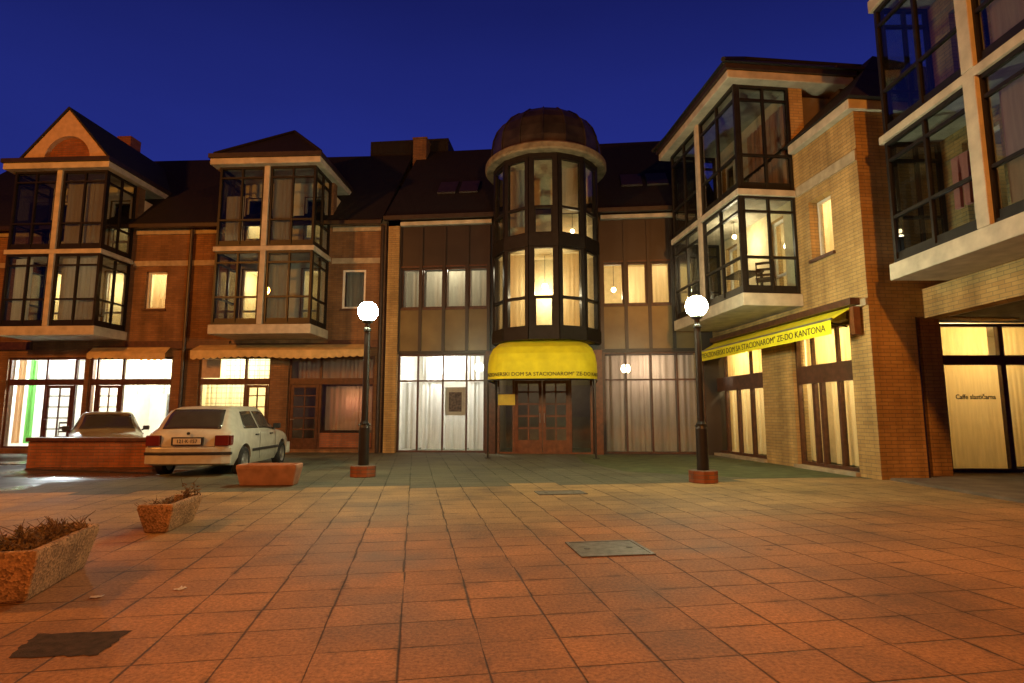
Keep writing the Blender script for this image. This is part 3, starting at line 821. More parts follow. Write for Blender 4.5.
# recessed brown cladding with window holes
wl_x = [(-4.54, -3.95), (-3.85, -3.18), (-3.08, -2.41), (-2.31, -1.71)]
wr_x = [(2.00, 2.62), (2.76, 3.34), (3.50, 4.06), (4.22, 4.78)]
Z0, Z1 = 4.66, 5.97
holes = [(a, b, Z0, Z1) for a, b in wl_x + wr_x] + [(-4.62, -1.76, -.05, 3.14), (-1.40, 1.62, -.05, 2.95), (1.95, 5.0, -.05, 3.14)]
MB().wall(-4.62, 5.6, -.1, 7.78, .0, .30, holes).build('wall', M_['panel'], CB)
for xs_ in ((-4.62, -3.90, -3.13, -2.36, -1.66), (1.95, 2.69, 3.42, 4.14, 4.86)):
    for x in xs_: MB().box(x - .05, x + .05, -.06, -.003, 3.22, 7.36).build('mullion', M_['panel'], CB)
    MB().box(xs_[0] + .05, xs_[-1] - .05, -.035, -.004, Z1 + .02, Z1 + .08).build('rail', M_['brown'], CB)
    MB().box(xs_[0] + .05, xs_[-1] - .05, -.035, -.004, Z0 - .08, Z0 - .02).build('rail', M_['brown'], CB)
for xs_ in ((-4.57, -3.95, -3.85, -3.18, -3.08, -2.41, -2.31, -1.71), (2.0, 2.64, 2.74, 3.37, 3.47, 4.09, 4.19, 4.81)):
    for i in range(0, 8, 2): MB().box(xs_[i], xs_[i + 1], -.025, -.003, 3.24, Z0 - .09).build('spandrel_panel', M_['span'], CB)
for a, b in wl_x + wr_x: window(CB, a, b, Z0, Z1, .08, [], [], 'brown', .035)
MB().box(-4.6, -1.55, -.16, -.003, 7.39, 7.52).build('eave', M_['white'], CB, bevel=.01)
MB().box(1.95, 5.3, -.16, -.003, 7.39, 7.52).build('eave', M_['white'], CB, bevel=.01)
rf = pitched(CB, -5.1, 5.6, -.30, 7.54, 3.95, 11.75)
MB().extr([(-5.1, 3.95, 11.75), (5.6, 3.95, 11.75), (5.6, 8, 7.5), (-5.1, 8, 7.5)], (0, 0, .12)).build('rear_slope', M_['roof'], rf)
MB().box(-5.1, 5.3, -.42, -.31, 7.53, 7.66).build('gutter', M_['pipe'], CB)
MB().box(-7.24, -3.95, 4.0, 5.6, 10.5, 12.48).build('roof_block', M_['roof'], CB)
MB().box(-5.24, -4.70, 3.35, 3.95, 11.0, 12.18).box(-5.27, -4.67, 3.32, 3.98, 12.183, 12.24).build('chimney', M_['brickleft'], CB)
sl_ = (11.75 - 7.54) / 4.25
for xa, xb in ((-3.62, -2.98), (-2.84, -2.2), (2.72, 3.42), (3.58, 4.28)):
    z = lambda y: 7.54 + .14 + sl_ * (y + .30)
    s = MB().extr([(xa, .86, z(.86) + .01), (xb, .86, z(.86) + .01), (xb, 1.5, z(1.5) + .01), (xa, 1.5, z(1.5) + .01)], (0, -.04, .05)).build('skylight', M_['pipe'], CB)
    MB().extr([(xa + .06, .92, z(.92) + .066), (xb - .06, .92, z(.92) + .066), (xb - .06, 1.44, z(1.44) + .066), (xa + .06, 1.44, z(1.44) + .066)], (0, -.006, .008)).build('pane', M_['skyglass'], s)
# shop fronts: four columns with a transom
for (x0, x1, cols) in ((-4.62, -1.76, (-3.96, -3.14, -2.37)), (1.95, 5.0, (2.65, 3.42, 4.20))):
    mb = MB().bars(x0, x1, 0.02, 3.14, .10, cols, (2.28,), .05, .09, .06)
    f = mb.build('shop_window', M_['brown'], CB)
    ed = [x0 + .03] + list(cols) + [x1 - .03]
    for i in range(4):
        MB().box(ed[i] + .01, ed[i + 1] - .01, .096, .104, .06, 2.27).build('pane', M_['glass'], f)
        MB().box(ed[i] + .01, ed[i + 1] - .01, .096, .104, 2.29, 3.10).build('pane', M_['glass'], f)
    if x0 > 0: f['label'] = 'dim curtained shop window right of the entrance'
    else: f['label'] = 'bright white curtained shop window left of the entrance'
room(CB, -4.62, -1.72, .31, 3.2, -.02, 3.3, 'plaster')
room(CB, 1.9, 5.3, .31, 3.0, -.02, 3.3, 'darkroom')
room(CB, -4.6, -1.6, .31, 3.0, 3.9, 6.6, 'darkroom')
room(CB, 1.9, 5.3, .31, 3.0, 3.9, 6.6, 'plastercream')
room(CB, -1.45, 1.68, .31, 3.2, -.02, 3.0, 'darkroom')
tube_lamp(FF, -3.1, .95, 3.1, 3.29, 'white strip lamp in the white curtained shop left of the entrance', 260, (1.0, .93, .84))
pendant(FF, 2.4, 1.1, 5.35, 6.59, 'round warm lamp seen through the first window right of the tower', 'bulb', .085, 85, WARM)
litroom(FF, 3.9, 1.2, 6.0, 45)
litroom(FF, -3.0, 1.2, 6.2, 120, (1, .85, .6))
litroom(FF, 3.3, 1.1, 2.7, 120, (1.0, .74, .54))
litroom(FF, .1, 1.6, 2.6, 50, WARM)
curtain(FF, -4.55, -3.98, .1, 2.25, .34, C_['sheer'], 'sheer white curtain at the left edge of the bright shop window', amp=.03)
curtain(FF, -3.9, -3.17, .1, 2.25, .42, C_['sheer'], 'sheer white curtain left of the poster in the bright shop window', amp=.03)
curtain(FF, -3.12, -2.40, .1, 1.35, .42, C_['sheer'], 'half height sheer curtain under the poster in the bright shop window', amp=.03)
curtain(FF, -2.34, -1.80, .1, 2.25, .42, C_['sheer'], 'sheer white curtain right of the poster beside the entrance', amp=.03)
curtain(FF, -3.9, -1.80, 2.3, 3.1, .50, C_['sheer'], 'sheer pelmet curtain behind the top lights of the bright shop window', amp=.02)
for i, (a, b, nm) in enumerate(((2.0, 2.62, 'nearest the entrance'), (2.68, 3.39, 'second from the entrance'), (3.45, 4.17, 'third from the entrance'), (4.24, 4.95, 'behind the right lamp post'))):
    curtain(FF, a, b, .08, 3.06, .36, C_['pinkish'], 'dim rose curtain of the right shop window, ' + nm, group='rose curtains in a row')
for i, (a, b) in enumerate(wl_x):
    curtain(FF, a + .03, b - .03, Z0 + .02, Z1 - .02, .40, C_['grey'], 'grey net curtain left of the tower, ' + ('in the first window from the pilaster', 'in the second window from the pilaster', 'in the third window from the pilaster', 'in the window touching the tower')[i], group='grey net curtains left of the tower', amp=.012)
for i, (a, b) in enumerate(wr_x):
    if i == 0: continue
    curtain(FF, a + .02, b - .02, Z0 + .02, Z1 - .02, .40, C_['warm'], 'warm lit blind right of the tower, ' + ('', 'in the second window from the tower', 'in the third window from the tower', 'in the window hidden by the right bay')[i], group='warm blinds right of the tower', amp=.006)

# round tower
TX0, TR = .20, 1.66
ang = [R(195 + 30 * i) for i in range(6)]           # five facets facing -y
vert = [(TX0 + TR * math.cos(t), TR * math.sin(t)) for t in ang]
TY = -.02
def facet_M(i):
    (xa, ya), (xb, yb) = vert[i], vert[i + 1]
    d = math.atan2(yb - ya, xb - xa)
    return Matrix.Translation((xa, ya + TY, 0)) @ Matrix.Rotation(d, 4, 'Z'), math.hypot(xb - xa, yb - ya)
tw = MB(); spn = {k: MB() for k in range(3)}
panes = []
for i in range(5):
    Mf, Lf = facet_M(i)
    t = MB(Mf)
    wmid = .54 if i == 2 else .62
    a, b = (Lf - wmid) / 2, (Lf + wmid) / 2
    for z0, zm, z1 in ((3.72, 4.60, 6.12), (6.50, 7.32, 8.86)):
        t.box(0, a, -.05, .08, z0, z1); t.box(b, Lf, -.05, .08, z0, z1)
        t.box(a, b, -.04, .06, zm - .04, zm + .04)
        t.box(a, b, -.04, .06, z0, z0 + .05); t.box(a, b, -.04, .06, z1 - .06, z1)
        if i == 2:
            t.box(a, a + .045, -.03, .04, z0 + .05, zm - .04); t.box(b - .045, b, -.03, .04, z0 + .05, zm - .04)
        panes.append((Mf, a, b, z0 + .03, zm)); panes.append((Mf, a, b, zm, z1 - .03))
    o = len(tw.v); tw.v += t.v; tw.f += [tuple(k + o for k in q) for q in t.f]
    for k, (dd, za, zb) in enumerate(((.08, 6.12, 6.50), (.09, 3.36, 3.72), (.06, 8.86, 9.0))):
        s = MB(Mf).box(-.01, Lf + .01, -dd, .08, za, zb); ob = spn[k]
        o = len(ob.v); ob.v += s.v; ob.f += [tuple(j + o for j in q) for q in s.f]
for sx in (-1, 1):
    tw.box(TX0 + sx * 1.50, TX0 + sx * 1.66, -.42, -.004, 3.36, 9.0)
twf = tw.build('tower_window', M_['frame'], CB)
for Mf, a, b, z0, z1 in panes: MB(Mf).box(a - .01, b + .01, .004, .012, z0, z1).build('pane', M_['glass'], twf)
for k in range(3): spn[k].build('tower_spandrel', M_['frame'], CB)
half = [(TX0 + 1.56 * math.cos(t), 1.56 * math.sin(t) + TY) for t in [R(180)] + ang + [R(360)]]
for z0, z1 in ((3.40, 3.70), (6.14, 6.46), (8.88, 8.98)): MB().prism(half, z0, z1).build('tower_floor', M_['plastercream'], CB)
MB().quad((TX0 - 1.6, .0 - .004, 3.4), (TX0 + 1.6, -.004, 3.4), (TX0 + 1.6, -.004, 8.9), (TX0 - 1.6, -.004, 8.9)).build('tower_back_wall', M_['plastercream'], CB)
MB().lathe([(1.70, 8.98), (1.93, 9.0), (1.97, 9.05), (1.97, 9.20), (1.91, 9.26), (1.70, 9.3)], 48, (TX0, 0, 0)).build('ring_cornice', M_['cornice'], CB, smooth=False)
dome = MB(); prof = [(1.80, 9.29), (1.81, 9.55), (1.76, 9.9), (1.64, 10.22), (1.43, 10.5), (1.12, 10.74), (.72, 10.88), (.3, 10.93), (.001, 10.94)]
dome.lathe(prof, 16, (TX0, 0, 0))
dm = dome.build('dome', M_['dome'], CB)
ribs = MB()
for i in range(16):
    t = 2 * math.pi * i / 16
    pts = [Vector((TX0 + (r + .012) * math.cos(t), (r + .012) * math.sin(t), z)) for r, z in prof[:-1]]
    for p, q in zip(pts, pts[1:]): ribs.tube(p, q, .022, n=6)
ribs.build('dome_rib', M_['dome'], dm)
pendant(FF, .18, -.55, 5.15, 6.13, 'bright round lamp behind the middle panes of the lower tower storey', 'bulb', .10, 95, WARM)
pendant(FF, 1.05, -.45, 6.92, 8.87, 'small warm lamp low in the right panes of the upper tower storey', 'bulb', .07, 13, WARM)
curtain(FF, -1.05, -.35, 3.75, 6.1, -.80, C_['warm'], 'cream blind in the left pane of the lower tower storey', amp=.005)
curtain(FF, .75, 1.45, 3.75, 6.1, -.80, C_['warm'], 'cream blind in the right pane of the lower tower storey', amp=.005)
curtain(FF, -1.05, -.35, 7.0, 8.85, -.80, C_['grey'], 'greyish blind in the left pane of the upper tower storey', amp=.005)
curtain(FF, .75, 1.45, 7.4, 8.85, -.80, C_['grey'], 'greyish blind in the right pane of the upper tower storey', amp=.005)

# entrance: double lattice door with side panels
en = MB().bars(-1.38, 1.60, -.02, 2.92, .10, (-.86, .92), (2.32,), .07, .10, .07).build('entrance_frame', M_['wood'], CB)
for a, b in ((-1.31, -.9), (.96, 1.54)): MB().box(a, b, .096, .104, .06, 2.29).build('pane', M_['glass'], en)
MB().box(-1.31, 1.53, .096, .104, 2.35, 2.86).build('pane', M_['glass'], en)
for a, b in ((-.82, .03), (.05, .88)):
    hs = [.05 + .36 + .375 * i for i in range(1, 5)]
    d = MB().bars(a, b, .0, 2.27, .08, [(a + b) / 2], hs, .05, .055, .10).box(a + .1, b - .1, .06, .10, .10, .42).build('door', M_['wood'], CB)
    MB().box(a + .08, b - .08, .078, .086, .42, 2.2).build('pane', M_['glass'], d)
    hx = b - .06 if a < 0 else a + .06
    MB().tube((hx, .0, .95), (hx, .0, 1.25), .014, n=8).tube((hx, .0, 1.0), (hx, .06, 1.0), .01, n=6).tube((hx, .0, 1.2), (hx, .06, 1.2), .01, n=6).build('handle', M_['rim'], d)
MB().box(1.64, 1.92, -.10, -.003, 0, 3.2).build('wood_panel', M_['wood'], CB)
MB().box(-1.74, -1.42, -.10, -.003, 0, 3.2).build('wood_panel', M_['brown'], CB)
# yellow notice in the entrance
sg = MB().box(-.27, .27, -.01, .01, 0, .34).build('notice_board', M_['signyellow'], None, loc=FF.w(-1.08, .02, 1.50), rot=FF.a, bevel=.004)
tag(sg, 'plain yellow notice board beside the wooden entrance door', 'sign')
ps = thing('poster', 'dark picture poster on white paper hanging in the bright shop window', 'poster', FF.w(-2.76, .22, 1.30), FF.a)
MB().box(-.33, .33, 0, .012, -.12, .78).build('paper', M_['paper'], ps)
MB().box(-.21, .21, -.006, -.002, 0, .62).build('picture', M_['art'], ps)

# yellow barrel canopy over the entrance
CT = '"PENZIONERSKI DOM SA STACIONAROM" ZE-DO KANTONA'
cn = thing('entrance_canopy', 'bright yellow rounded canvas canopy on two thin poles over the entrance', 'canopy', FF.w(.11, 0, 0), FF.a)
OUT = 2.0; HW = 1.60
prof = [(1.00, 2.20), (1.00, 2.50), (.99, 2.70), (.95, 2.93), (.86, 3.14), (.71, 3.30), (.50, 3.42), (.25, 3.48), (0.0, 3.49)]
def plan(scale, n=30):
    """rounded-rectangle plan half-outline from left wall to right wall"""
    w, d = HW * (0.45 + .55 * scale), OUT * scale
    r = .80 * (w / HW)
    r = min(r, d) if d > 0.01 else .01
    pts = [(-w, 0)]
    for i in range(9):
        t = math.pi + (math.pi / 2) * i / 8
        pts.append((-w + r + r * math.cos(t), -d + r + r * math.sin(t)))
    for i in range(1, 8): pts.append((-w + r + (2 * w - 2 * r) * i / 8, -d))
    for i in range(9):
        t = 1.5 * math.pi + (math.pi / 2) * i / 8
        pts.append((w - r + r * math.cos(t), -d + r + r * math.sin(t)))
    pts.append((w, 0))
    return pts
cm = MB(); rows = [plan(s) for s, z in prof]; nn = len(rows[0]); vs = []
for (s, z), pr in zip(prof, rows): vs += [(x, y - .01, z) for x, y in pr]
fs = [(j * nn + i, j * nn + i + 1, (j + 1) * nn + i + 1, (j + 1) * nn + i) for j in range(len(prof) - 1) for i in range(nn - 1)]
cm.add(vs, fs)
cv = cm.build('canvas', M_['yellow'], cn, smooth=False)
sdf = cv.modifiers.new('thickness', 'SOLIDIFY'); sdf.thickness = .01
val = MB(); pl = plan(1.0)
for p, q in zip(pl, pl[1:]): val.tube((p[0] * .995, p[1] * .995, 2.19), (q[0] * .995, q[1] * .995, 2.19), .028, n=8)
val.build('hoop', M_['black'], cn)
hp = MB()
for s, z in ((.95, 2.915), (.71, 3.285)):
    pr = plan(s)
    for p, q in zip(pr, pr[1:]): hp.tube((p[0] * .985, p[1] * .985, z - .015), (q[0] * .985, q[1] * .985, z - .015), .014, n=6)
hp.build('hoop', M_['black'], cn)
for sx in (-1.5, 1.5):
    MB().tube((sx, -OUT + .12, 0), (sx, -OUT + .12, 2.19), .028, n=10).lathe([(.001, .02), (.09, .02), (.09, 0), (.001, 0)], 12, (sx, -OUT + .12, 0)).build('pole', M_['black'], cn)
# lettering follows the canopy's lower edge
cum = [0]
for p, q in zip(pl, pl[1:]): cum.append(cum[-1] + math.dist(p, q))
def along(s):
    s = min(max(s, 0), cum[-1] - 1e-4)
    for i in range(len(pl) - 1):
        if cum[i + 1] >= s:
            t = (s - cum[i]) / (cum[i + 1] - cum[i]); p, q = Vector(pl[i]), Vector(pl[i + 1])
            d = (q - p).normalized(); return p.lerp(q, t), Vector((d.y, -d.x))
def on_canopy(x, y, z):
    p, nrm = along(cum[-1] / 2 + x + .15)
    return Vector((p.x + nrm.x * (.012 + z), p.y - .01 + nrm.y * (.012 + z), 2.33 + y))
text_mesh('lettering', CT, .15, M_['ink'], on_canopy, cn, sx=1.02)

# ------------------------------------------------------------------ RIGHT WING
RW = thing('brick_wing', 'tan brick wing on the right with one lit bay above a yellow awning', 'building', FW.p, FW.a)
X0, X1, XP = -6.05, -2.08, -4.12
wwin = (-1.62, -.86, 4.62, 5.95)
ops = [(-5.6, -4.9, 4.0, 6.0), (-3.3, -2.6, 4.0, 6.0)]
ops_up = [(-5.6, -4.9, 6.45, 8.5), (-3.3, -2.6, 6.45, 8.5)]
shw = [(-2.62, -.58, .02, 3.1), (-6.98, -3.95, .02, 3.1)]
MB().wall(-8.2, 0, -.1, 7.42, 0, .34, shw + [wwin] + ops + ops_up).build('wall', M_['brick'], RW)
MB().wall(X0 + .02, X1 - .02, 7.42, 9.0, 0, .34, [(a, b, max(c, 7.42), d) for a, b, c, d in ops_up] ).build('upper_wall', M_['brick'], RW)
Mend = Matrix.Rotation(R(90), 4, 'Z')
MB(Matrix.Translation((0, 0, 0)) @ Mend).wall(.341, 3.2, -.1, 7.42, 0, .30, [(.95, 3.3, -.2, 3.08)]).build('end_wall', M_['brick'], RW)
# square the corner of the near pier
MB().box(-2.0, .0, -.04, -.003, 6.22, 6.44).build('belt_course', M_['belt'], RW)
MB().box(-.56, .0, -.05, -.003, 3.30, 3.44).build('belt_course', M_['belt'], RW)
MB().box(-2.0, .0, -.17, -.003, 7.26, 7.46).build('eave', M_['white'], RW, bevel=.01)
MB().box(.003, .10, -.17, 3.2, 7.26, 7.46).build('eave', M_['white'], RW, bevel=.01)
MB().box(-6.98, -.58, -.06, -.003, 3.115, 3.29).build('lintel', M_['belt'], RW)
# hipped roof
hr = MB()
hr.add([(.22, -.22, 7.47), (.22, 6.5, 7.47), (-9.5, 6.5, 7.47), (-9.5, -.22, 7.47), (-3.1, 3.1, 10.7), (-9.5, 3.1, 10.7)],
       [(0, 1, 4), (3, 0, 4, 5), (1, 2, 5, 4), (0, 3, 2, 1), (2, 3, 5)])
hr.build('roof', M_['roof'], RW)
MB().box(-2.75, -2.0, 1.25, 1.85, 8.4, 9.50).box(-2.81, -1.94, 1.19, 1.91, 9.503, 9.58).build('chimney', M_['soffit'], RW)
bay(RW, X0, X1, -1.4, XP)
MB().box(X0 - .30, X1 + .26, -1.66, 1.5, 9.0, 9.2).build('eave', M_['white'], RW, bevel=.02)
MB().box(X0 - .34, X1 + .32, -1.73, 1.55, 9.204, 9.32).build('gutter', M_['pipe'], RW)
hip = MB(); a, b, yf = X0 - .40, X1 + .40, -1.82
hip.add([(a, yf, 9.325), (b, yf, 9.325), (b, 3.4, 9.325), (a, 3.4, 9.325), (XP, .05, 11.05), (XP, 3.6, 11.05)],
        [(0, 1, 4), (1, 2, 5, 4), (3, 0, 4, 5), (2, 3, 5), (3, 2, 1, 0)])
h = hip.build('hipped_roof', M_['roof'], RW)
rd = MB()
for q, w in (((a, yf, 9.35), (XP, .05, 11.08)), ((b, yf, 9.35), (XP, .05, 11.08)), ((XP, .05, 11.08), (XP, 3.6, 11.08))): rd.tube(q, w, .055, n=8)
rd.build('ridge_tiles', M_['roof'], h)
for z0, z1, m_ in ((3.943, 6.247, 'plastercream'), (6.403, 8.997, 'plaster')):
    MB().wall(X0 + .10, X1 - .10, z0, z1, -.016, -.004, ops + ops_up).build('bay_lining', M_[m_], RW)
window(RW, *wwin, .24, [], [], 'whiteframe', .06)
MB().box(wwin[0] - .04, wwin[1] + .04, -.06, .20, wwin[2] - .07, wwin[2] - .003).build('window_sill', M_['brown'], RW)
room(RW, -2.0, -.4, .35, 2.2, 4.2, 6.3, 'plastercream')
for x0, x1, z0, z1 in ops + ops_up:
    window(RW, x0, x1, z0, z1, .14, [], [z0 + .62], 'whiteframe', .07, name='balcony_door')
room(RW, -5.9, -2.3, .35, 2.6, 3.9, 6.2, 'plastercream')
room(RW, -5.9, -2.3, .35, 2.6, 6.4, 8.9, 'darkroom')
# folding shop fronts
for (x0, x1, cols) in ((-2.62, -.58, (-2.02, -1.76, -1.16)), (-6.98, -3.95, (-6.2, -5.5, -4.75))):
    mb = MB().bars(x0, x1, .08, 3.1, .14, [], [], .07, .10)
    mb.box(x0 + .07, x1 - .07, .06, .19, 1.90, 2.30)
    cs = cols if len(cols) else ()
    for c in cols: mb.box(c - .045, c + .045, .09, .19, .15, 1.90)
    for c in (cols[0] + (.0 if x0 < -3 else .0), cols[2]): mb.box(c - .03, c + .03, .10, .18, 2.30, 3.03)
    f = mb.build('shop_window', M_['brown'], RW)
    ed = [x0 + .07] + list(cols) + [x1 - .07]
    for i in range(4): MB().box(ed[i] + .03, ed[i + 1] - .03, .136, .144, .13, 1.92).build('pane', M_['glass'], f)
    MB().box(x0 + .05, x1 - .05, .136, .144, 2.28, 3.05).build('pane', M_['glass'], f)
    MB().box(x0 - .02, x1 + .02, -.10, .10, .0, .075).build('threshold', M_['belt'], RW)
room(RW, -7.1, -.45, .35, 1.7, .0, 3.3, 'plastercream')
tube_lamp(FW, -1.5, 1.15, 3.1, 3.29, 'warm strip lamp behind the near folding shop front under the yellow awning', 190, (1.0, .78, .40))
tube_lamp(FW, -5.4, 1.15, 3.1, 3.29, 'warm strip lamp behind the far folding shop front under the yellow awning', 230, (1.0, .78, .40))
for i, (a, b, nm) in enumerate(((-2.52, -2.06, 'first from the brick pier'), (-1.7, -1.2, 'in the middle leaf of the near shop front'), (-1.12, -.66, 'next to the near corner pier'))):
    curtain(FW, a, b, .16, 1.9, .30, C_['warm'], 'cream curtain behind the near folding doors, ' + nm, group='cream curtains of the folding shop fronts', amp=.02)
for i, (a, b, nm) in enumerate(((-6.9, -6.25, 'farthest from the camera'), (-6.12, -5.55, 'second from the far end'), (-5.42, -4.8, 'third from the far end'), (-4.68, -4.02, 'next to the brick pier'))):
    curtain(FW, a, b, .16, 1.9, .30, C_['warm'], 'cream curtain behind the far folding doors, ' + nm, group='cream curtains of the folding shop fronts', amp=.02)
curtain(FW, -2.55, -.65, 2.3, 3.05, .32, C_['ochre'], 'ochre valance curtain above the near folding doors under the awning', amp=.015)
curtain(FW, -6.9, -4.02, 2.3, 3.05, .32, C_['ochre'], 'ochre valance curtain above the far folding doors under the awning', amp=.015)
curtain(FW, -1.58, -.9, 4.66, 5.92, .40, C_['warm'], 'cream blind in the small lit window beside the right bay', amp=.005)
litroom(FW, -1.25, 1.2, 5.9, 90)
litroom(FW, -2.95, 1.2, 5.75, 85); litroom(FW, -5.2, 1.2, 5.75, 30)
pendant(FW, -3.9, -.6, 5.85, 6.24, 'small warm lamp under the ceiling of the lower right bay', 'bulb', .06, 75, WARM)
litroom(FW, -3.2, 1.2, 8.3, 10, (1, .6, .4))
curtain(FW, -3.9, -2.2, 6.5, 8.6, -.12, C_['brown'], 'reddish brown curtain against the back wall of the upper right bay')
# yellow awning on the wing
aw = thing('awning', 'long flat yellow canvas awning with black lettering along the right brick wing', 'awning', FW.w(-4.0, 0, 0), FW.a)
ya = -.62
MB().box(-2.3, 3.75, ya - .004, ya + .004, 2.76, 3.04).build('valance', M_['yellow'], aw)
MB().extr([(-2.3, ya + .006, 3.03), (3.75, ya + .006, 3.03), (3.75, -.12, 3.31), (-2.3, -.12, 3.31)], (0, 0, .010)).build('canvas', M_['yellow'], aw)
MB().box(-2.35, 3.85, -.26, -.065, 3.335, 3.47).build('hood', M_['brown'], aw)
MB().tube((-2.32, ya - .0, 3.055), (3.78, ya, 3.055), .022, n=8).build('front_bar', M_['rim'], aw)
am = MB()
for x in (-2.0, 0.7, 3.5): am.tube((x, -.10, 2.95), (x, ya + .03, 3.05), .02, n=8)
am.build('support_arm', M_['black'], aw)
MB().box(3.72, 3.84, -.20, -.06, 2.75, 3.3).build('bracket', M_['wood'], aw)
text_mesh('lettering', CT, .20, M_['ink'], lambda x, y, z: Vector((x + .72, ya - .008 - z, 2.895 + y)), aw, sx=1.04)

# ------------------------------------------------------------------ NEAREST BUILDING ON THE RIGHT
NB = thing('bay_building', 'near right building of pale frames and big dark bays cut off by the photo edge', 'building', FN.p, FN.a)
NX0, NX1, NXP = 0.0, 4.2, 2.10
nops = [(.55, 1.35, z, z + 2.0) for z in (4.0, 6.5)] + [(2.7, 3.5, z, z + 2.0) for z in (4.0, 6.5)]
MB().wall(.02, 8.0, 3.64, 9.6, 0, .3, nops).build('wall', M_['brick'], NB)
MB(Matrix.Translation((.0, .305, 0)) @ Mend).wall(0, 4.0, 3.64, 9.6, -.30, -.0).build('side_wall', M_['brick'], NB)
for z0, z1 in ((3.94, 6.25), (6.40, 8.95)):
    bay_storey(NB, NX0, NX1, -1.0, z0, z1, NXP)
    MB().box(NXP - .12, NXP + .12, -1.07, -.86, z0, z1).build('post', M_['white'], NB, bevel=.012)
    bay_storey(NB, NX1 + .25, NX1 + 4.2, -1.0, z0, z1, NX1 + 2.2)
    MB().box(NX1 + .003, NX1 + .247, -1.07, -.86, z0, z1).build('post', M_['white'], NB, bevel=.012)
for z0, z1 in ((3.64, 3.94), (6.25, 6.40), (8.95, 9.2)):
    MB().box(NX0 - .07, 8.5, -1.06, -.004, z0, z1).build('floor_slab', M_['white'], NB, bevel=.014)
pitched(NB, .1, 8.5, -1.0, 9.21, 3.5, 12.6)
for x0, x1, z0, z1 in nops:
    window(NB, x0, x1, z0, z1, .14, [], [], 'whiteframe', .07, name='balcony_door')
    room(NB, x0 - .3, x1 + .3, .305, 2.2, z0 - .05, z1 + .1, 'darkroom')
curtain(FN, 2.35, 4.1, 4.2, 6.0, -.84, C_['brown'], 'pinkish brown curtain in the lower bay window beyond the pale post', group='pinkish brown curtains of the near bay', amp=.012)
curtain(FN, 2.35, 4.1, 6.65, 8.7, -.84, C_['brown'], 'pinkish brown curtain in the upper bay window at the top right corner', group='pinkish brown curtains of the near bay', amp=.012)
litroom(FN, .95, 1.1, 5.7, 10)
# arcade beam, soffit, pier and the cafe front behind it
MB().box(-.75, 8, .0, .30, 3.06, 3.63).build('arcade_beam', M_['brick'], NB)
MB().box(-1.6, 8, .303, 5.6, 3.10, 3.30).build('soffit', M_['soffit'], NB)
MB().tube((-.6, .36, 3.08), (6, .36, 3.08), .018, n=8).build('conduit', M_['white'], NB)
MB().box(-1.55, -1.0, .08, .46, -.1, 3.09).build('pier', M_['brick'], NB)
Ms = Matrix.Translation((-1.62, .84, 0)) @ Mend
f = MB(Ms).bars(0, 4.4, .06, 3.08, 0, [], [], .06, .10).box(.06, 4.34, -.06, .05, 2.22, 2.42).box(1.24, 1.34, -.05, .05, .12, 2.22).box(1.24, 1.34, -.05, .05, 2.42, 3.02).box(2.7, 2.8, -.05, .05, .12, 2.22).box(2.7, 2.8, -.05, .05, 2.42, 3.02).build('shop_window', M_['brown'], NB)
for a, b in ((.05, 1.25), (1.33, 2.71), (2.79, 4.35)):
    MB(Ms).box(a, b, -.004, .004, .12, 2.23).build('pane', M_['glass'], f)
    MB(Ms).box(a, b, -.004, .004, 2.41, 3.02).build('pane', M_['glass'], f)
text_mesh('lettering', 'Caffe slastičarna', .135, M_['ink'], lambda x, y, z: Ms @ Vector((.68 + x, -.012 - z, 1.56 + y)), f, sx=.92, bold=.003)
room(NB, 0, 4.4, .06, 3.0, .0, 3.2, 'plastercream', M=Ms)
FS = Frame(0, 0, 0); FS.M = FN.M @ Ms; FS.a = FN.a + R(90)
curtain(FS, .04, 1.30, .08, 2.24, .12, C_['ochre'], 'ochre vertical blind behind the lettered cafe window', amp=.005, folds=10, group='ochre blinds of the cafe')
curtain(FS, .04, 1.22, 2.42, 3.04, .20, C_['ochre'], 'ochre blind in the top light above the lettered cafe window', amp=.005, folds=10, group='ochre blinds of the cafe')
curtain(FS, 1.40, 2.66, .14, 3.04, .24, C_['ochre'], 'ochre blind in the second cafe window at the right edge', amp=.005, folds=11, group='ochre blinds of the cafe')
tube_lamp(FS, 1.0, 1.2, 3.0, 3.19, 'warm strip lamp inside the lettered cafe', 150, (1.0, .74, .36))
MB().tube((-.80, -.19, -.02), (-.80, -.19, 3.6), .06, n=10).build('downpipe', M_['pipe'], NB)
# washing in the near bay
cl = thing('hanging_trousers', 'pink trousers hung to dry in the lower near right bay', 'clothes', FN.w(1.45, -.78, 5.35), FN.a)
tm = MB()
for s in (-1, 1):
    tm.add([(s * .17, -.02, 0), (s * .005, -.03, 0), (s * .03, -.03, -.28), (s * .16, -.035, -.85), (s * .045, -.035, -.85),
            (s * .17, .02, 0), (s * .005, .02, 0), (s * .03, .02, -.28), (s * .16, .025, -.85), (s * .045, .025, -.85)],
           [(0, 1, 2, 4, 3), (5, 8, 9, 7, 6), (0, 3, 8, 5), (4, 2, 7, 9), (3, 4, 9, 8), (0, 5, 6, 1)])
tm.build('trousers', M_['pink'], cl)
MB().tube((-.28, 0, .01), (.28, 0, .01), .006, n=6).build('hanger', M_['rim'], cl)
litroom(FN, 1.0, -.45, 4.25, 5, (.9, 1, .9))

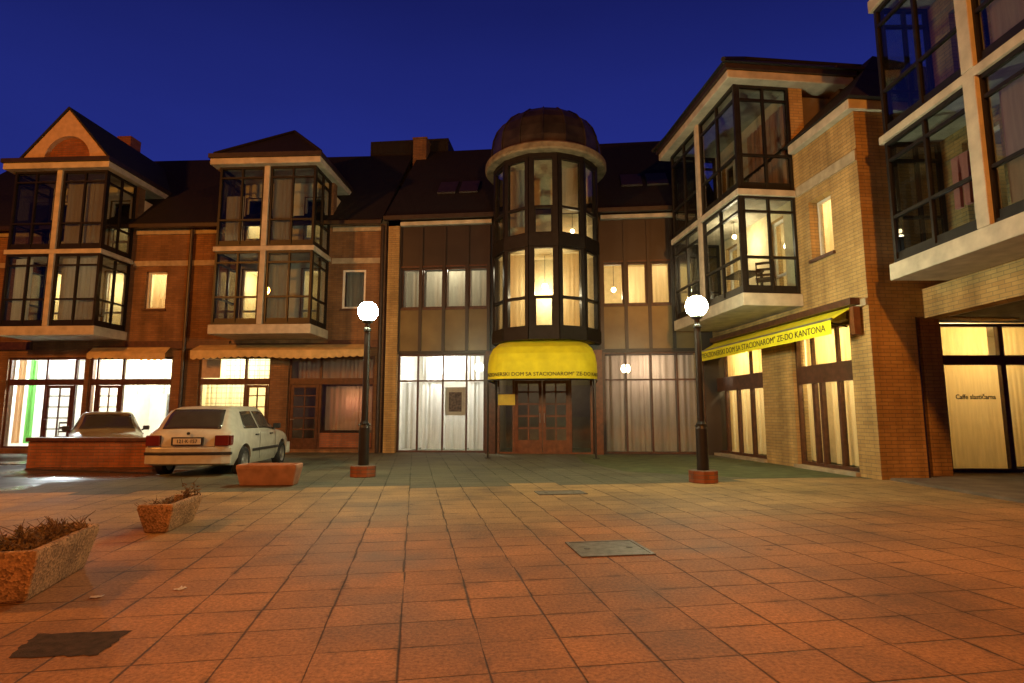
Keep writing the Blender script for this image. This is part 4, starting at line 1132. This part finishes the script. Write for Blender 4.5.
# furniture seen in the bays
def chair(p, rot, label):
    t = thing('chair', label, 'chair', p, rot, 'dark chairs seen through the windows')
    MB().box(-.22, .22, -.22, .22, .43, .47).build('seat', M_['chair'], t, bevel=.01)
    bk = MB()
    for s in (-.2, .2): bk.tube((s, .2, .45), (s, .26, .95), .016, n=8)
    for z in (.62, .76, .92): bk.box(-.2, .2, .215 + (z - .45) * .09, .24 + (z - .45) * .09, z - .03, z + .03)
    bk.build('backrest', M_['chair'], t)
    for sx in (-.19, .19):
        for sy in (-.19, .19): MB().tube((sx, sy, 0), (sx * .95, sy * .95, .43), .016, n=8).build('leg', M_['chair'], t)
    return t
chair(FW.w(-2.6, -.55, 3.942), FW.a + R(60), 'dark chair beside the table in the lower right bay')
chair(FL.w(B1[2] + 1.0, -.75, 3.942), FL.a + R(200), 'dark chair in the lower storey of the bay with the arched gable')
tb = thing('table', 'small dark table behind the corner glass of the lower right bay', 'table', FW.w(-3.3, -.75, 3.942), FW.a)
MB().box(-.45, .45, -.32, .32, .70, .74).build('tabletop', M_['chair'], tb, bevel=.008)
for sx in (-.4, .4):
    for sy in (-.27, .27): MB().box(sx - .025, sx + .025, sy - .025, sy + .025, 0, .70).build('leg', M_['chair'], tb)

chair(FL.w(-11.2, .75, .005), FL.a + R(30), 'dark chair behind the glass of the leftmost shop')
chair(FL.w(-10.75, 1.35, .005), FL.a + R(150), 'dark chair near the lattice door of the leftmost shop')
sh = thing('shelf_rack', 'grey shelf rack with boxes at the back of the shop behind the beige car', 'shelf', FL.w(-8.0, 2.7, .005), FL.a)
for z in (.4, .9, 1.4, 1.9): MB().box(-.8, .8, -.2, .2, z, z + .03).build('shelf', M_['rim'], sh)
for x in (-.82, .82): MB().box(x - .02, x + .02, -.2, .2, 0, 2.1).build('upright', M_['rim'], sh)
for i_, z in enumerate((.43, .43, .93, .93, 1.43, 1.43)):
    bx = MB().box(-.18, .18, -.14, .14, 0, .28).build('carton', M_['beige'], None, loc=FL.w(-8.45 + .42 * ((i_ * 2) % 5) * .5, 2.7, z + .006), rot=FL.a)
    tag(bx, 'plain cardboard carton on the shelf rack at the back of the shop', 'box', 'cartons on the shelf rack')

# ------------------------------------------------------------------ STREET LAMPS
def street_lamp(x, y, label, H):
    t = thing('street_lamp', label, 'street lamp', (x, y, 0), R(8), 'white globe lamps on the square')
    bs = MB().prism([(.255 * math.cos(R(22.5 + 45 * i)), .255 * math.sin(R(22.5 + 45 * i))) for i in range(8)], 0, .22).build('base', M_['redbrick'], t, bevel=.015)
    MB().lathe([(.105, .22), (.105, .95), (.09, 1.0), (.095, 1.03), (.066, 1.08), (.058, H - .42), (.075, H - .40), (.075, H - .36), (.05, H - .33), (.05, H - .25), (.10, H - .22), (.11, H - .185)], 18).build('pole', M_['black'], t, smooth=False)
    MB().tube((-.12, 0, 1.0), (.12, 0, 1.0), .014, n=6).build('collar', M_['black'], t)
    r = .20
    MB().lathe([(max(.001, r * math.sin(math.pi * i / 14)), -r * math.cos(math.pi * i / 14)) for i in range(15)], 24, (0, 0, H)).build('globe', M_['globe'], t, smooth=True)
    return t
street_lamp(-2.92, 11.6, 'white globe street lamp in front of the brick pilaster left of the entrance', 3.28)
street_lamp(3.43, 10.62, 'white globe street lamp at the corner of the right wing', 3.20)

# ------------------------------------------------------------------ CARS
def car(name, label, p, heading, paint, long=4.0, sedan=False, plate=True):
    t = thing(name, label, 'car', p, heading)
    # station: y, half width, z belt, z top, half width at top, z bottom
    ST = [(0.00, .70, .62, .64, .60, .34), (.03, .775, .78, .80, .66, .28), (.10, .80, .86, .90, .67, .25), (.20, .815, .90, 1.02, .665, .24), (.36, .825, .91, 1.23, .635, .23), (.50, .83, .915, 1.345, .60, .22),
          (.72, .835, .915, 1.395, .585, .21), (1.2, .84, .91, 1.415, .585, .2), (1.9, .842, .90, 1.42, .585, .2), (2.25, .842, .89, 1.38, .58, .2), (2.62, .84, .88, 1.13, .62, .2),
          (2.92, .835, .87, .92, .70, .2), (3.3, .825, .82, .85, .72, .21), (3.65, .80, .75, .78, .70, .22), (3.88, .76, .66, .69, .66, .24), (4.0, .68, .54, .56, .58, .30)]
    if sedan:
        ST = [(y + .0, w, zb, zt, wt, zl) for y, w, zb, zt, wt, zl in ST]
    def sec(s):
        y, w, zb, zt, wt, zl = s
        h = [(w * .90, zl), (w * .985, zl + (zb - zl) * .22), (w, zl + (zb - zl) * .55), (w * .985, zl + (zb - zl) * .88), (w * .955, zb), (wt, zt - min(.05, (zt - zb) * .4)), (wt - .07, zt), (wt * .5, zt + .012), (0, zt + .016)]
        return [(x, y, z) for x, z in h] + [(-x, y, z) for x, z in h[-2::-1]]
    mb = MB(); vs = []
    for s in ST: vs += sec(s)
    k = len(sec(ST[0])); fs = []
    for j in range(len(ST) - 1):
        for i in range(k - 1): fs.append((j * k + i, j * k + i + 1, (j + 1) * k + i + 1, (j + 1) * k + i))
        fs.append((j * k + k - 1, j * k, (j + 1) * k, (j + 1) * k + k - 1))
    fs.append(tuple(range(k))); fs.append(tuple(range((len(ST) - 1) * k, len(ST) * k)))
    mb.add(vs, fs)
    body = mb.build('body', paint, t, smooth=True)
    # cut the wheel arches out for real
    WY = (.74, 3.20)
    cut = MB()
    for wy in WY:
        for s in (-1, 1): cut.tube((s * .55, wy, .29), (s * 1.1, wy, .29), .355, n=28)
    cu = cut.build('cutter', M_['carblack'])
    cu.parent = t
    md = body.modifiers.new('arches', 'BOOLEAN'); md.operation = 'DIFFERENCE'; md.object = cu; md.solver = 'EXACT'
    bpy.context.view_layer.update()
    dg = bpy.context.evaluated_depsgraph_get()
    me = bpy.data.meshes.new_from_object(body.evaluated_get(dg))
    body.modifiers.clear(); body.data = me
    bpy.data.objects.remove(cu)
    for pg in me.polygons: pg.use_smooth = True
    me.set_sharp_from_angle(angle=R(32))
    def interp(y):
        for a, b in zip(ST, ST[1:]):
            if a[0] <= y <= b[0]:
                u = (y - a[0]) / (b[0] - a[0]); return [a[i] + (b[i] - a[i]) * u for i in range(6)]
        return list(ST[-1])
    def side(y, f):   # point on the greenhouse side, f from belt (0) to roof edge (1)
        q = interp(y); w0, z0 = q[1] * .955, q[2]; w1, z1 = q[4], q[3] - min(.05, (q[3] - q[2]) * .4)
        return Vector((w0 + (w1 - w0) * f + .006, y, z0 + (z1 - z0) * f + .004))
    def side_glass(y0b, y1b, y0t, y1t, s):
        g = MB(); n = 10; vs = []
        for j in range(6):
            f = .08 + .80 * j / 5
            for i in range(n + 1):
                ya_ = y0b + (y0t - y0b) * j / 5; yb_ = y1b + (y1t - y1b) * j / 5
                q = side(ya_ + (yb_ - ya_) * i / n, f); vs.append((q.x * s, q.y, q.z))
        g.add(vs, [(j * (n + 1) + i, j * (n + 1) + i + 1, (j + 1) * (n + 1) + i + 1, (j + 1) * (n + 1) + i) for j in range(5) for i in range(n)])
        o = g.build('side_window', M_['carglass'], t, smooth=True)
        sd = o.modifiers.new('thickness', 'SOLIDIFY'); sd.thickness = .006; sd.offset = 0
    for s in (-1, 1):
        side_glass(.72, 1.52, .86, 1.44, s); side_glass(1.60, 2.66, 1.54, 2.26, s)
    # rear and front screens
    def screen(ya, yb, fw, name):
        g = MB(); n = 12; m_ = 6; vs = []
        for j in range(m_ + 1):
            y = ya + (yb - ya) * j / m_; q = interp(y)
            for i in range(n + 1):
                u = (i / n - .5) * 2; x = u * (q[4] - .05) * fw
                d = -.008 if ya < 1.5 else .008
                vs.append((x, y + d, q[3] + .010 * (1 - u * u) + .010))
        g.add(vs, [(j * (n + 1) + i, j * (n + 1) + i + 1, (j + 1) * (n + 1) + i + 1, (j + 1) * (n + 1) + i) for j in range(m_) for i in range(n)])
        o = g.build(name, M_['carglass'], t, smooth=True)
        sd = o.modifiers.new('thickness', 'SOLIDIFY'); sd.thickness = .006; sd.offset = 0
    screen(.14, .48, .90, 'rear_window'); screen(2.32, 2.86, .98, 'windscreen')
    # bumpers with black strip
    bp = MB(); n = 10
    def bump(y0, sgn, z0, z1, grow, name, m):
        g = MB(); pts = []
        for i in range(n + 1):
            u = i / n * 2 - 1
            pts.append((u * (.80 + grow), y0 + sgn * ((.02 + grow) - .10 * abs(u) ** 4)))
        poly = pts + [(p[0] * .95, p[1] - sgn * .16) for p in pts[::-1]]
        g.prism(poly, z0, z1); return g.build(name, m, t, bevel=.015)
    bump(-.02, -1, .28, .60, .015, 'rear_bumper', paint); bump(-.02, -1, .455, .515, .03, 'bumper_strip', M_['carblack'])
    bump(3.98, 1, .26, .54, .015, 'front_bumper', paint)
    for s in (-1, 1):
        MB().box(s * .846, s * .858, 1.12, 2.80, .46, .52).build('side_strip', M_['carblack'], t, bevel=.004)
        MB().box(s * .52, s * .775, -.028, .10, .63, .835).box(s * .77, s * .803, .02, .17, .64, .83).build('tail_light', M_['red'], t, bevel=.012)
        for y in (1.36, 2.28): MB().box(s * .835, s * .862, y - .09, y + .09, .795, .825).build('door_handle', M_['carblack'], t, bevel=.005)
        MB().box(s * .83, s * .99, 2.40, 2.50, .92, 1.04).box(s * .80, s * .85, 2.42, 2.50, .90, .95).build('mirror', M_['carblack'], t, bevel=.02)
        dl = MB()
        for y in (1.56, 2.62): dl.box(s * .842, s * .8455, y - .004, y + .004, .28, .86)
        dl.build('door_gap', M_['carblack'], t)
        for wy in WY:
            w = MB(Matrix.Translation((s * .745, wy, .29)) @ Matrix.Rotation(R(90) * s, 4, 'Y'))
            wh = w.lathe([(.19, -.09), (.27, -.09), (.29, -.06), (.29, .06), (.27, .09), (.19, .092)], 28).build('wheel', M_['tyre'], t, smooth=False)
            rm_ = MB(Matrix.Translation((s * .745, wy, .29)) @ Matrix.Rotation(R(90) * s, 4, 'Y'))
            rm_.lathe([(.001, .075), (.06, .078), (.08, .06), (.14, .055), (.165, .07), (.185, .085), (.20, .085), (.20, -.08), (.001, -.08)], 28).build('rim', M_['rim'], wh)
    MB().box(-.30, .30, -.036, .02, .64, .80).build('plate_recess', M_['carblack'], t, bevel=.006)
    np_ = MB().box(-.26, .26, -.046, -.037, .66, .775).build('number_plate', M_['plate'], t)
    if plate: text_mesh('lettering', '121·K·157', .10, M_['ink'], lambda x, y, z: Vector((x, -.050 - z, .718 + y)), np_, sx=.95)
    gp = MB()
    for sx_ in (-.51, .51): gp.box(sx_ - .004, sx_ + .004, -.003, .02, .61, .83)
    gp.box(-.506, .506, -.003, .02, .606, .614).build('boot_gap', M_['carblack'], t)
    MB().tube((0, -.012, .87), (0, .02, .87), .028, n=14).build('boot_badge', M_['carblack'], t)
    MB().tube((.06, .30, 1.16), (-.22, .17, 1.00), .008, n=6).build('wiper', M_['carblack'], t)
    return t
hd = R(4.5)
car('parked_car', 'white five door hatchback parked beside the square with its rear towards us', (-6.34, 11.50, -.035), hd, M_['carwhite'])
c2 = car('parked_car', 'pale beige car standing behind the low brick wall in front of the lit shop', (-12.55, 18.15, -.14), R(215), M_['carbeige'], plate=False)

# low brick wall
lw = thing('garden_wall', 'low red brick wall with a dark coping between the cars on the left', 'wall', (-10.1, 14.05, -.06), R(0))
MB().box(-1.45, 1.55, 0, .24, 0, .62).build('brickwork', M_['redbrick'], lw)
MB().box(-1.50, 1.60, -.04, .28, .623, .72).build('coping', M_['brown'], lw, bevel=.012)

# ------------------------------------------------------------------ PLANTERS
def planter(p, rot, L, Wd, Hh, m, label, group='concrete planters on the square'):
    t = thing('planter', label, 'planter', p, rot, group)
    mb = MB(); tp = .06; th = .06
    o0 = [(-Wd / 2 + tp, -L / 2 + tp), (Wd / 2 - tp, -L / 2 + tp), (Wd / 2 - tp, L / 2 - tp), (-Wd / 2 + tp, L / 2 - tp)]
    o1 = [(-Wd / 2, -L / 2), (Wd / 2, -L / 2), (Wd / 2, L / 2), (-Wd / 2, L / 2)]
    i1 = [(x - math.copysign(th, x), y - math.copysign(th, y)) for x, y in o1]
    rings = [[(x, y, 0) for x, y in o0], [(x, y, Hh * .82) for x, y in o1], [(x, y, Hh) for x, y in o1], [(x, y, Hh) for x, y in i1], [(x, y, Hh - .09) for x, y in i1]]
    vs = sum(rings, []); fs = [(3, 2, 1, 0)]
    for j in range(4):
        for i in range(4): fs.append((j * 4 + i, j * 4 + (i + 1) % 4, (j + 1) * 4 + (i + 1) % 4, (j + 1) * 4 + i))
    fs.append((16, 17, 18, 19))
    mb.add(vs, fs); mb.build('trough', m, t, bevel=.018)
    g = MB(); nx, ny = 7, 16
    vs = [(( i / nx - .5) * (Wd - 2 * th - .01), (j / ny - .5) * (L - 2 * th - .01), Hh - .07 + random.uniform(-.015, .03)) for j in range(ny + 1) for i in range(nx + 1)]
    g.add(vs, [(j * (nx + 1) + i, j * (nx + 1) + i + 1, (j + 1) * (nx + 1) + i + 1, (j + 1) * (nx + 1) + i) for j in range(ny) for i in range(nx)])
    g.build('soil', M_['soil'], t)
    return t
def dry_plant(p, rot, sx, sy, h, n, label, seed):
    rnd = random.Random(seed)
    t = thing('dry_shrub', label, 'plant', p, rot)
    tw_, lf = MB(), MB()
    for i in range(n):
        x, y = rnd.uniform(-sx, sx), rnd.uniform(-sy, sy)
        hh = h * rnd.uniform(.45, 1.0) * (1 - .35 * abs(y) / max(sy, .01))
        q = Vector((x, y, -.03)); d = Vector((rnd.gauss(0, .35), rnd.gauss(0, .35), 1)).normalized()
        for s in range(4):
            q2 = q + d * hh / 4; tw_.tube(q, q2, .006 - .0011 * s, .0049 - .0011 * s, n=5, cap=False)
            for k2 in range(5):
                c = q.lerp(q2, rnd.random()) + Vector((rnd.gauss(0, .02), rnd.gauss(0, .02), rnd.gauss(0, .015)))
                a = Vector((rnd.gauss(0, 1), rnd.gauss(0, 1), rnd.gauss(0, 1))).normalized() * rnd.uniform(.012, .028)
                b = a.orthogonal().normalized() * rnd.uniform(.006, .012)
                lf.quad(c - a, c + b, c + a, c - b)
            if rnd.random() < .6:
                e2 = q2 + Vector((rnd.gauss(0, .06), rnd.gauss(0, .06), .06)); tw_.tube(q2, e2, .003, .0015, n=4, cap=False)
            q = q2; d = (d + Vector((rnd.gauss(0, .3), rnd.gauss(0, .3), 0))).normalized()
    tw_.build('twigs', M_['twig'], t, weld=False); lf.build('leaves', M_['leaf'], t, weld=False)
    return t
planter((-3.42, 4.30, 0), R(16), 1.02, .46, .33, M_['terrazzo'], 'nearest rough aggregate planter at the left edge filled with a dense dry shrub')
dry_plant((-3.44, 4.38, .27), R(16), .15, .40, .20, 85, 'dense low brown shrub in the nearest planter at the left edge', 3)
planter((-3.70, 6.48, 0), R(9), .84, .34, .29, M_['terrazzo'], 'small rough aggregate planter in the middle with a single sparse twig')
dry_plant((-3.68, 6.74, .23), R(10), .10, .10, .34, 9, 'sparse dry twigs in the middle planter', 5)
dry_plant((-3.74, 6.36, .23), R(10), .12, .24, .10, 26, 'low withered ground plants in the middle planter', 8)
planter((-4.18, 10.22, 0), R(-86), 1.0, .42, .36, M_['smoothplanter'], 'smooth orange empty planter beside the white hatchback')

# ------------------------------------------------------------------ COVERS IN THE PAVING
def cover(p, rot, w, l, label, plates=1):
    t = thing('manhole_cover', label, 'manhole cover', p, rot, 'iron covers in the paving')
    MB().bars(-w / 2, w / 2, -l / 2, l / 2, 0, [], [], .03, .01).build('frame', M_['iron'], t)
    for ob in t.children: ob.rotation_euler = (R(-90), 0, 0); ob.location = (0, 0, .006)
    pl_ = MB().box(-w / 2 + .035, w / 2 - .035, -l / 2 + .035, l / 2 - .035, .0, .008)
    pl_.build('plate', M_['iron'], t)
    ks = MB()
    for s in (-1, 1): ks.tube((s * w * .3, 0, .0085), (s * w * .3, 0, .0105), .03, n=12)
    ks.build('keyhole', M_['black'], t)
    return t
cover((.87, 5.43, 0), R(9), .66, .58, 'pale rectangular iron cover with two keyholes right of the middle of the square')
cover((.75, 9.2, 0), R(9), .75, .42, 'dark narrow iron cover far back in front of the canopy')

for (x, y, a_, lb) in ((-2.75, 4.02, 20, 'small pale paper scrap lying in front of the nearest planter'), (-2.30, 4.20, 70, 'tiny crumpled paper scrap on the paving right of the nearest planter')):
    rs = random.Random(int(a_)); g_ = MB(); n_ = 4; vs = []
    for j in range(n_ + 1):
        for i in range(n_ + 1): vs.append(((i / n_ - .5) * .07 + rs.gauss(0, .004), (j / n_ - .5) * .05 + rs.gauss(0, .004), .004 + abs(rs.gauss(0, .005))))
    g_.add(vs, [(j * (n_ + 1) + i, j * (n_ + 1) + i + 1, (j + 1) * (n_ + 1) + i + 1, (j + 1) * (n_ + 1) + i) for j in range(n_) for i in range(n_)])
    o_ = g_.build('paper_scrap', M_['paper'], None, loc=(x, y, 0), rot=R(a_)); o_.modifiers.new('thickness', 'SOLIDIFY').thickness = .001
    tag(o_, lb, 'litter')
